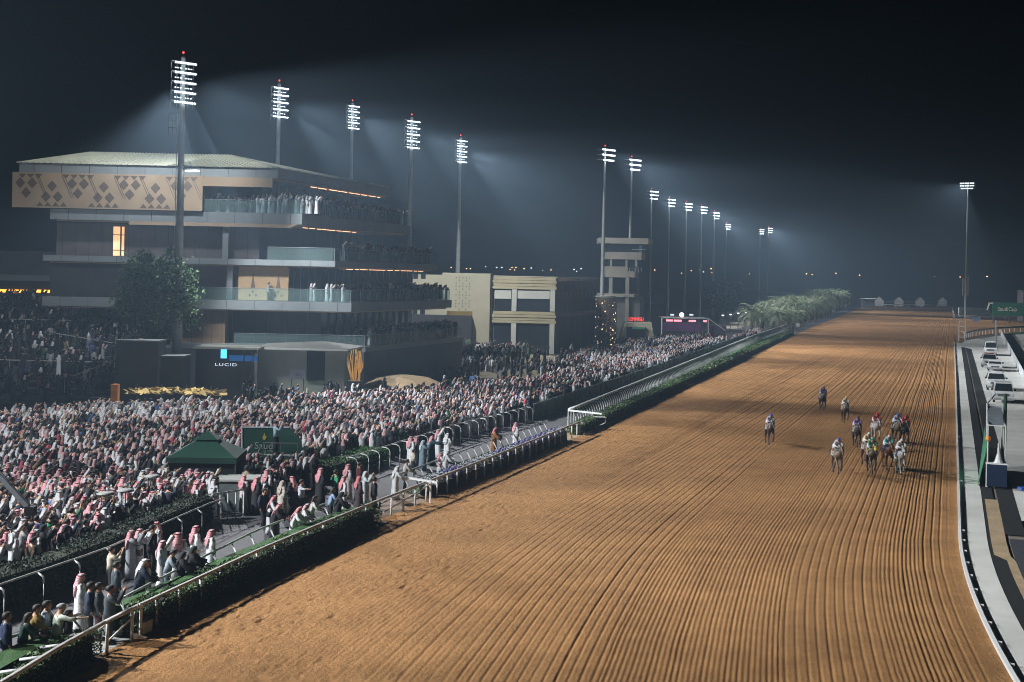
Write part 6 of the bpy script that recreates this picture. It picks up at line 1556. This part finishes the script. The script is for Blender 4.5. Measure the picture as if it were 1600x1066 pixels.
# balconies, front rows
def balc(x0, z, y0, y1, mood, dens, rows=3, gap=.62):
    for r in range(rows):
        y = y0+.2*r
        while y < y1:
            if g.random() < dens: cr_.add(fx(x0-.5-.6*r, y)+g.normal()*.08, y, z, HEAD-R(60)+g.normal()*R(35), mood, 1.72)
            y += gap*(.75+.5*g.random())
balc(-19.8, 16.86, 121, 143.5, (.42,.12,.6), .85); balc(-16.6, 12.51, 122.5, 143.5, (.15,.15,.8), .7, 2); balc(-15.0, 8.61, 126, 143.5, (.30,.12,.75), .9)
balc(-13.6, 4.51, 122, 143.5, (.10,.32,.8), .9, 4)
for x, y, z in [(-24.6+i*.45+g.random()*.3, 120.7, 16.86) for i in range(14)]: cr_.add(x, y, z, R(-110)+g.normal()*.5, (.85,.10,.05), 1.75)
for x in np.arange(-28.6,-24.8,.5): cr_.add(x, 121.5+g.random(), 16.86, R(-110)+g.normal()*.5, (.7,.2,.2), 1.7)
for x in (-22.9,-17.4,-18.9,-18.6,-17.0,-16.4,-15.9): cr_.add(x, 120.8, 8.61, R(-100), (.75,.1,.2), 1.75)
cme = np_mesh('crowd', np.concatenate(cr_.V), np.concatenate(cr_.F), m_vcol, False, np.concatenate(cr_.C))
tag(link('crowd', cme), kind='stuff')
print('crowd', cr_.n, 'packed', len(packed), 'near max y', near[-1])
# ------------------------------------------------------------------ horses and jockeys
m_coat = mat('horse_coat', (.1,.1,.1), .45, .22, 4, objcol=True, spec=.35)
m_silk = mat('silk', (.5,.5,.5), .5, .06, 5, objcol=True)
m_hoof = mat('hoof', (.03,.025,.02), .6, .1, 5)
# a galloping horse looks along +y; two strides
def horse_body(var):
    bk = .0
    ch = [[(0,-.72,1.30,.22,.24),(0,-.38,1.28,.27,.30),(0,.05,1.22,.28,.33),(0,.42,1.24,.26,.33),(0,.66,1.26,.20,.27),(0,.92,1.46,.125,.20),(0,1.16,1.63,.095,.15),(0,1.32,1.74,.085,.11),(0,1.45,1.66,.085,.115),(0,1.60,1.50,.065,.085),(0,1.72,1.37,.055,.062)]]
    for s in (-1,1): ch.append([(0,1.32,1.74,.085,.11),(s*.065,1.29,1.85,.03),(s*.075,1.30,1.93,.012)])
    fl = [((.62,.86),(.94,.60),(1.12,.36),(1.22,.12)), ((.50,.82),(.72,.52),(.46,.36),(.38,.20))]
    hl = [((-.55,.88),(-.92,.60),(-1.22,.36),(-1.34,.14)), ((-.42,.86),(-.62,.52),(-.42,.24),(-.34,.04))]
    if var: fl = [((.52,.84),(.60,.48),(.66,.20),(.72,.04)), ((.60,.86),(.90,.66),(.72,.42),(.62,.28))]; hl = [((-.62,.88),(-1.0,.66),(-1.18,.40),(-1.12,.22)), ((-.50,.86),(-.80,.52),(-.72,.24),(-.66,.05))]
    for s, leg in ((1,fl[0]),(-1,fl[1])):
        ch.append([(0,.42,1.24,.26,.33),(s*.17,.50,1.05,.115,.15)]+[(s*.16,y,z,r,r2) for (y,z),r,r2 in zip(leg,(.085,.058,.045,.055),(.10,.062,.050,.060))])
    for s, leg in ((1,hl[1]),(-1,hl[0])):
        ch.append([(0,-.72,1.30,.22,.24),(s*.17,-.66,1.08,.15,.19)]+[(s*.155,y,z,r,r2) for (y,z),r,r2 in zip(leg,(.11,.065,.047,.055),(.14,.075,.052,.060))])
    return skin_mesh('horse', ch, m_coat, 1), fl, hl
HBODY = [horse_body(0), horse_body(1)]
def horse_extra():
    out = {}
    b = MB(); b.loft([[(x,y,z) for x, z in ((-.30,1.12),(-.29,1.38),(-.17,1.545),(0,1.585),(.17,1.545),(.29,1.38),(.30,1.12),(.25,1.12),(.15,1.45),(-.15,1.45),(-.25,1.12))] for y in (-.38,-.30,.18,.26)]); out['saddle_cloth'] = b.mesh('saddle_cloth', m_silk)
    b = MB(); b.loft([[(x*w,y,1.55+z*w) for x, z in ((-.16,.02),(-.08,.07),(0,.08),(.08,.07),(.16,.02),(0,-.02))] for y, w in ((-.30,1.1),(-.15,.8),(.05,.7),(.14,.9))]); out['saddle'] = b.mesh('saddle', m_agal, True)
    b = MB()
    for k in range(12):
        t = k/11; y, z = .70+.62*t, 1.55+.30*t; b.slab([(.0,y-.05,z),(.02,y+.05,z+.04),(.06+.02*(k%3),y-.02,z-.18-.05*(k%2))], .03, (-1,0,0))
    out['mane'] = b.mesh('mane', m_hair)
    b = MB(); b.tube([(0,-.92,1.42),(0,-1.12,1.38),(.04,-1.45,1.18),(.05,-1.70,.92)], [.05,.075,.10,.02], 7); out['tail'] = b.mesh('tail', m_hair, True)
    b = MB()
    for y, z, rx, rz in ((1.62,1.49,.075,.085),(1.42,1.70,.098,.12)): b.tube([(rx*math.cos(a), y+rz*.7*math.sin(a)*.6, z+rz*math.sin(a)) for a in np.linspace(0,2*math.pi,12)], .014, 5)
    for s in (-1,1): b.tube([(s*.08,1.62,1.49),(s*.10,1.44,1.66)], .014, 5); b.tube([(s*.07,1.64,1.44),(s*.14,1.1,1.56),(s*.10,.62,1.78)], .012, 5)
    out['bridle'] = b.mesh('bridle', m_agal)
    b = MB(); b.tube([(.17*math.cos(a), .86+.05*math.sin(a), 1.42+.22*math.sin(a)) for a in np.linspace(0,2*math.pi,12)], .022, 6); out['breast_strap'] = b.mesh('breast_strap', m_silk)
    b = MB()
    b.loft([[(w*math.cos(a), y+.3*d*math.sin(a), z+d*math.sin(a)) for a in np.linspace(0,2*math.pi,10,endpoint=False)] for y, z, w, d in ((1.30,1.75,.10,.13),(1.44,1.67,.102,.13),(1.545,1.56,.085,.105))]); out['hood'] = b.mesh('hood', m_silk, True)
    b = MB(); b.slab([(-.022,1.40,1.785),(.022,1.40,1.785),(.03,1.60,1.595),(.02,1.72,1.435),(-.02,1.72,1.435),(-.03,1.60,1.595)], .012, (0,.7,.7)); out['blaze'] = b.mesh('blaze', mat('blaze_white', (.6,.58,.55), .6, .05, 5))
    return out
HX = horse_extra()
def hoof_mesh(fl, hl):
    b = MB()
    for s, leg in ((1,fl[0]),(-1,fl[1]),(1,hl[1]),(-1,hl[0])):
        y, z = leg[3]; x = s*(.16 if leg in fl else .155); z = max(z-.0, .06); b.lathe([(.062,-.06),(.055,.03)], 8, (x,y+.02,z))
    return b.mesh('hoof', m_hoof)
HOOF = [hoof_mesh(h[1], h[2]) for h in HBODY]
def jockey_meshes():
    o = {}
    ch = [[(0,-.22,1.86,.14,.12),(0,-.02,1.96,.13,.11),(0,.20,2.02,.15,.11),(0,.34,2.02,.11,.09),(0,.43,2.08,.055),(0,.50,2.14,.075,.085),(0,.52,2.22,.08,.09),(0,.51,2.29,.05)]]
    ch.append([(0,.50,2.14,.075,.085),(0,.585,2.15,.018),(0,.60,2.14,.010)])
    for s in (-1,1):
        wr = Vector((s*.09,.78,1.74)); ch.append([(0,.34,2.02,.11,.09),(s*.17,.32,1.99,.062),(s*.26,.48,1.80,.045),(*wr,.030),(s*.075,.85,1.73,.035,.022)])
        for i in range(4): ch.append([(s*(.095-.014*i),.86,1.735,.010),(s*(.09-.014*i),.89-.004*i,1.70,.009),(s*(.085-.014*i),.865,1.675,.008)])
        ch.append([(s*.06,.82,1.75,.010),(s*.04,.85,1.755,.009)])
        ch.append([(0,-.22,1.86,.14,.12),(s*.13,-.16,1.80,.105),(s*.28,.22,1.62,.072),(s*.27,-.12,1.32,.048),(s*.28,.06,1.27,.04,.035),(s*.28,.12,1.265,.032)])
    o['body'] = skin_mesh('jockey', ch, m_skin, 1)
    b = MB(); N = 12
    def rg(y, z, rx, rz, tl): return [(rx*math.cos(a), y+rz*math.sin(a)*tl, z+rz*math.sin(a)) for a in [2*math.pi*k/N for k in range(N)]]
    b.loft([rg(-.22,1.90,.17,.13,-.3),rg(-.02,1.98,.18,.135,-.3),rg(.18,2.04,.205,.135,-.3),rg(.32,2.05,.175,.11,-.4),rg(.40,2.07,.075,.075,-.8)])
    for s in (-1,1): b.tube([(s*.10,.30,2.03),(s*.19,.32,2.0),(s*.24,.41,1.89),(s*.265,.49,1.80),(s*.10,.77,1.745)], [.075,.085,.08,.07,.045], 8)
    o['silks'] = b.mesh('silks', m_silk, True)
    b = MB(); b.loft([rg(-.34,1.84,.13,.11,-.2),rg(-.24,1.86,.175,.14,-.3),rg(-.10,1.93,.17,.13,-.3)])
    for s in (-1,1): b.tube([(s*.10,-.20,1.84),(s*.17,-.10,1.79),(s*.285,.23,1.625),(s*.275,.0,1.45)], [.12,.115,.085,.062], 9)
    o['breeches'] = b.mesh('breeches', m_plain, True)
    b = MB()
    for s in (-1,1): b.tube([(s*.275,.02,1.46),(s*.27,-.12,1.32),(s*.275,-.08,1.25),(s*.28,.13,1.25)], [.062,.055,.05,.035], 8)
    o['boot'] = b.mesh('boots', m_agal, True)
    b = MB(); b.sphere((0,.51,2.235), (.105,.12,.095), 12, 7); b.loft([[(x,.58+dy,2.215) for x, dy in ((-.08,0),(0,.03),(.08,0))]+[(x,.66+dy,2.205) for x, dy in ((.06,0),(0,.03),(-.06,0))],[(x,.58+dy,2.205) for x, dy in ((-.08,0),(0,.03),(.08,0))]+[(x,.66+dy,2.195) for x, dy in ((.06,0),(0,.03),(-.06,0))]]); o['cap'] = b.mesh('cap', m_silk, True)
    b = MB(); b.tube([(.08*math.cos(a), .585+.0*a, 2.175+.032*math.sin(a)) for a in np.linspace(0,2*math.pi,10)], .012, 5); o['goggles'] = b.mesh('goggles', m_agal)
    return o
JK = jockey_meshes()
BAY = (.085,.040,.020); DKBAY = (.035,.020,.013); BLK = (.016,.013,.012); GRY = (.42,.42,.42); CHEST = (.13,.055,.022); DUN = (.12,.085,.055)
def runner(px, py, yaw, var, coat, silks, cap, hlab, jlab, cloth=(.6,.6,.6), hood=None, blaze=False, mane=None, strap=None, breeches=(.65,.65,.65)):
    p = G(px, py); rz = HEAD+R(180)+R(14)+R(yaw)
    h = link('horse', HBODY[var][0]); h.location = (p[0], p[1], .03); h.rotation_euler = (0,0,rz); h.color = (*coat,1); h.scale = (.92,)*3
    tag(h, hlab, 'horse', 'racehorses galloping down the straight')
    for nm in ('saddle_cloth','saddle','mane','tail','bridle')+(('breast_strap',) if strap else ())+(('hood',) if hood else ())+(('blaze',) if blaze else ()):
        o = link(nm, HX[nm], h); o.color = (*({'saddle_cloth':cloth,'hood':hood or (0,0,0),'breast_strap':strap or (0,0,0)}.get(nm, (1,1,1))),1)
        if mane and nm in ('mane','tail'):
            o.material_slots[0].link = 'OBJECT'; o.material_slots[0].material = mat('pale_mane', (.45,.45,.44), .7, .2, 8)
    link('hoof', HOOF[var], h)
    j = link('person', JK['body']); j.location = h.location; j.rotation_euler = (0,0,rz); j.scale = (.92,)*3
    tag(j, jlab, 'jockey', 'jockeys riding in the race')
    for nm, c in (('silks',silks),('breeches',breeches),('boot',(1,1,1)),('cap',cap),('goggles',(1,1,1))): link(nm, JK[nm], j).color = (*c,1)
BLUE = (.03,.07,.38)
W_ = (.7,.7,.72)
runner(1202,694,4,1,DKBAY,(.35,.38,.55),BLUE,'dark horse running alone at the left of the field, pale noseband','jockey in blue cap and white sleeves on the lone left horse',strap=(.5,.5,.45))
runner(1285,641,2,0,BLK,BLUE,BLUE,'near-black horse last of the field with a white face','jockey in royal blue silks and cap at the very back',blaze=True)
runner(1320,660,-2,1,DKBAY,(.62,.6,.58),(.70,.60,.22),'dark bay horse with a sheepskin noseband, second from last','jockey in white silks and pale yellow cap',strap=(.55,.5,.4))
runner(1338,698,0,0,DKBAY,(.22,.14,.45),(.05,.04,.05),'dark bay horse left of the white-faced grey, behind the front four','jockey in purple silks and black cap')
runner(1368,690,0,1,(.30,.27,.25),(.42,.02,.03),(.42,.02,.03),'pale grey roan horse with a broad white face in mid-field','jockey in red silks and red cap on the pale white-faced horse',blaze=True,mane=True)
runner(1400,692,0,0,DUN,(.30,.40,.60),(.02,.12,.45),'brown horse partly hidden behind the teal silks','jockey in bright blue cap and pale blue silks')
runner(1413,694,-2,1,BLK,(.35,.03,.03),(.38,.03,.03),'black horse at the right edge of the field','jockey in dark red cap with the black horse at the right edge',breeches=(.6,.6,.6))
runner(1307,739,4,0,DUN,(.62,.64,.70),BLUE,'grey-brown horse in front on the left with a dusty grey face','jockey in white silks and deep blue cap in front on the left',cloth=(.5,.5,.45))
runner(1354,728,3,1,BAY,(.62,.56,.36),(.62,.70,.66),'bay horse half hidden behind the yellow hood','jockey in cream silks and mint white cap behind the yellow hood')
runner(1361,738,0,0,DKBAY,(.03,.16,.07),(.02,.15,.06),'dark bay horse in front wearing a bright yellow hood','jockey in dark green silks and cap low behind the yellow hood',hood=(.68,.56,.05),cloth=(.5,.5,.3))
runner(1386,733,0,1,CHEST,(.10,.42,.46),(.65,.48,.52),'chestnut horse between the yellow hood and the grey','jockey in teal sleeves and pale pink cap bent low',cloth=(.03,.05,.2))
runner(1406,740,-2,0,GRY,(.60,.60,.62),(.62,.63,.66),'light grey horse in front at the right','jockey in white silks and white cap on the light grey horse',mane=True,cloth=(.05,.05,.07))
# ------------------------------------------------------------------ night haze lit by the floodlights
b = MB(); b.box((50, 760, 30.5), (2960, 1660, 64)); hz = b.build('haze', None)
mh = bpy.data.materials.new('haze'); mh.use_nodes = True; nt = mh.node_tree
nt.nodes.remove(nt.nodes['Principled BSDF'])
pv = nt.nodes.new('ShaderNodeVolumePrincipled'); pv.inputs['Color'].default_value = (.54,.76,1.0,1); pv.inputs['Density'].default_value = HAZE
pv.inputs['Anisotropy'].default_value = .4
nt.links.new(pv.outputs[0], nt.nodes['Material Output'].inputs['Volume'])
mh.cycles.homogeneous_volume = True
mh.cycles.volume_sampling = 'EQUIANGULAR'
hz.data.materials.clear(); hz.data.materials.append(mh); tag(hz, kind='stuff')
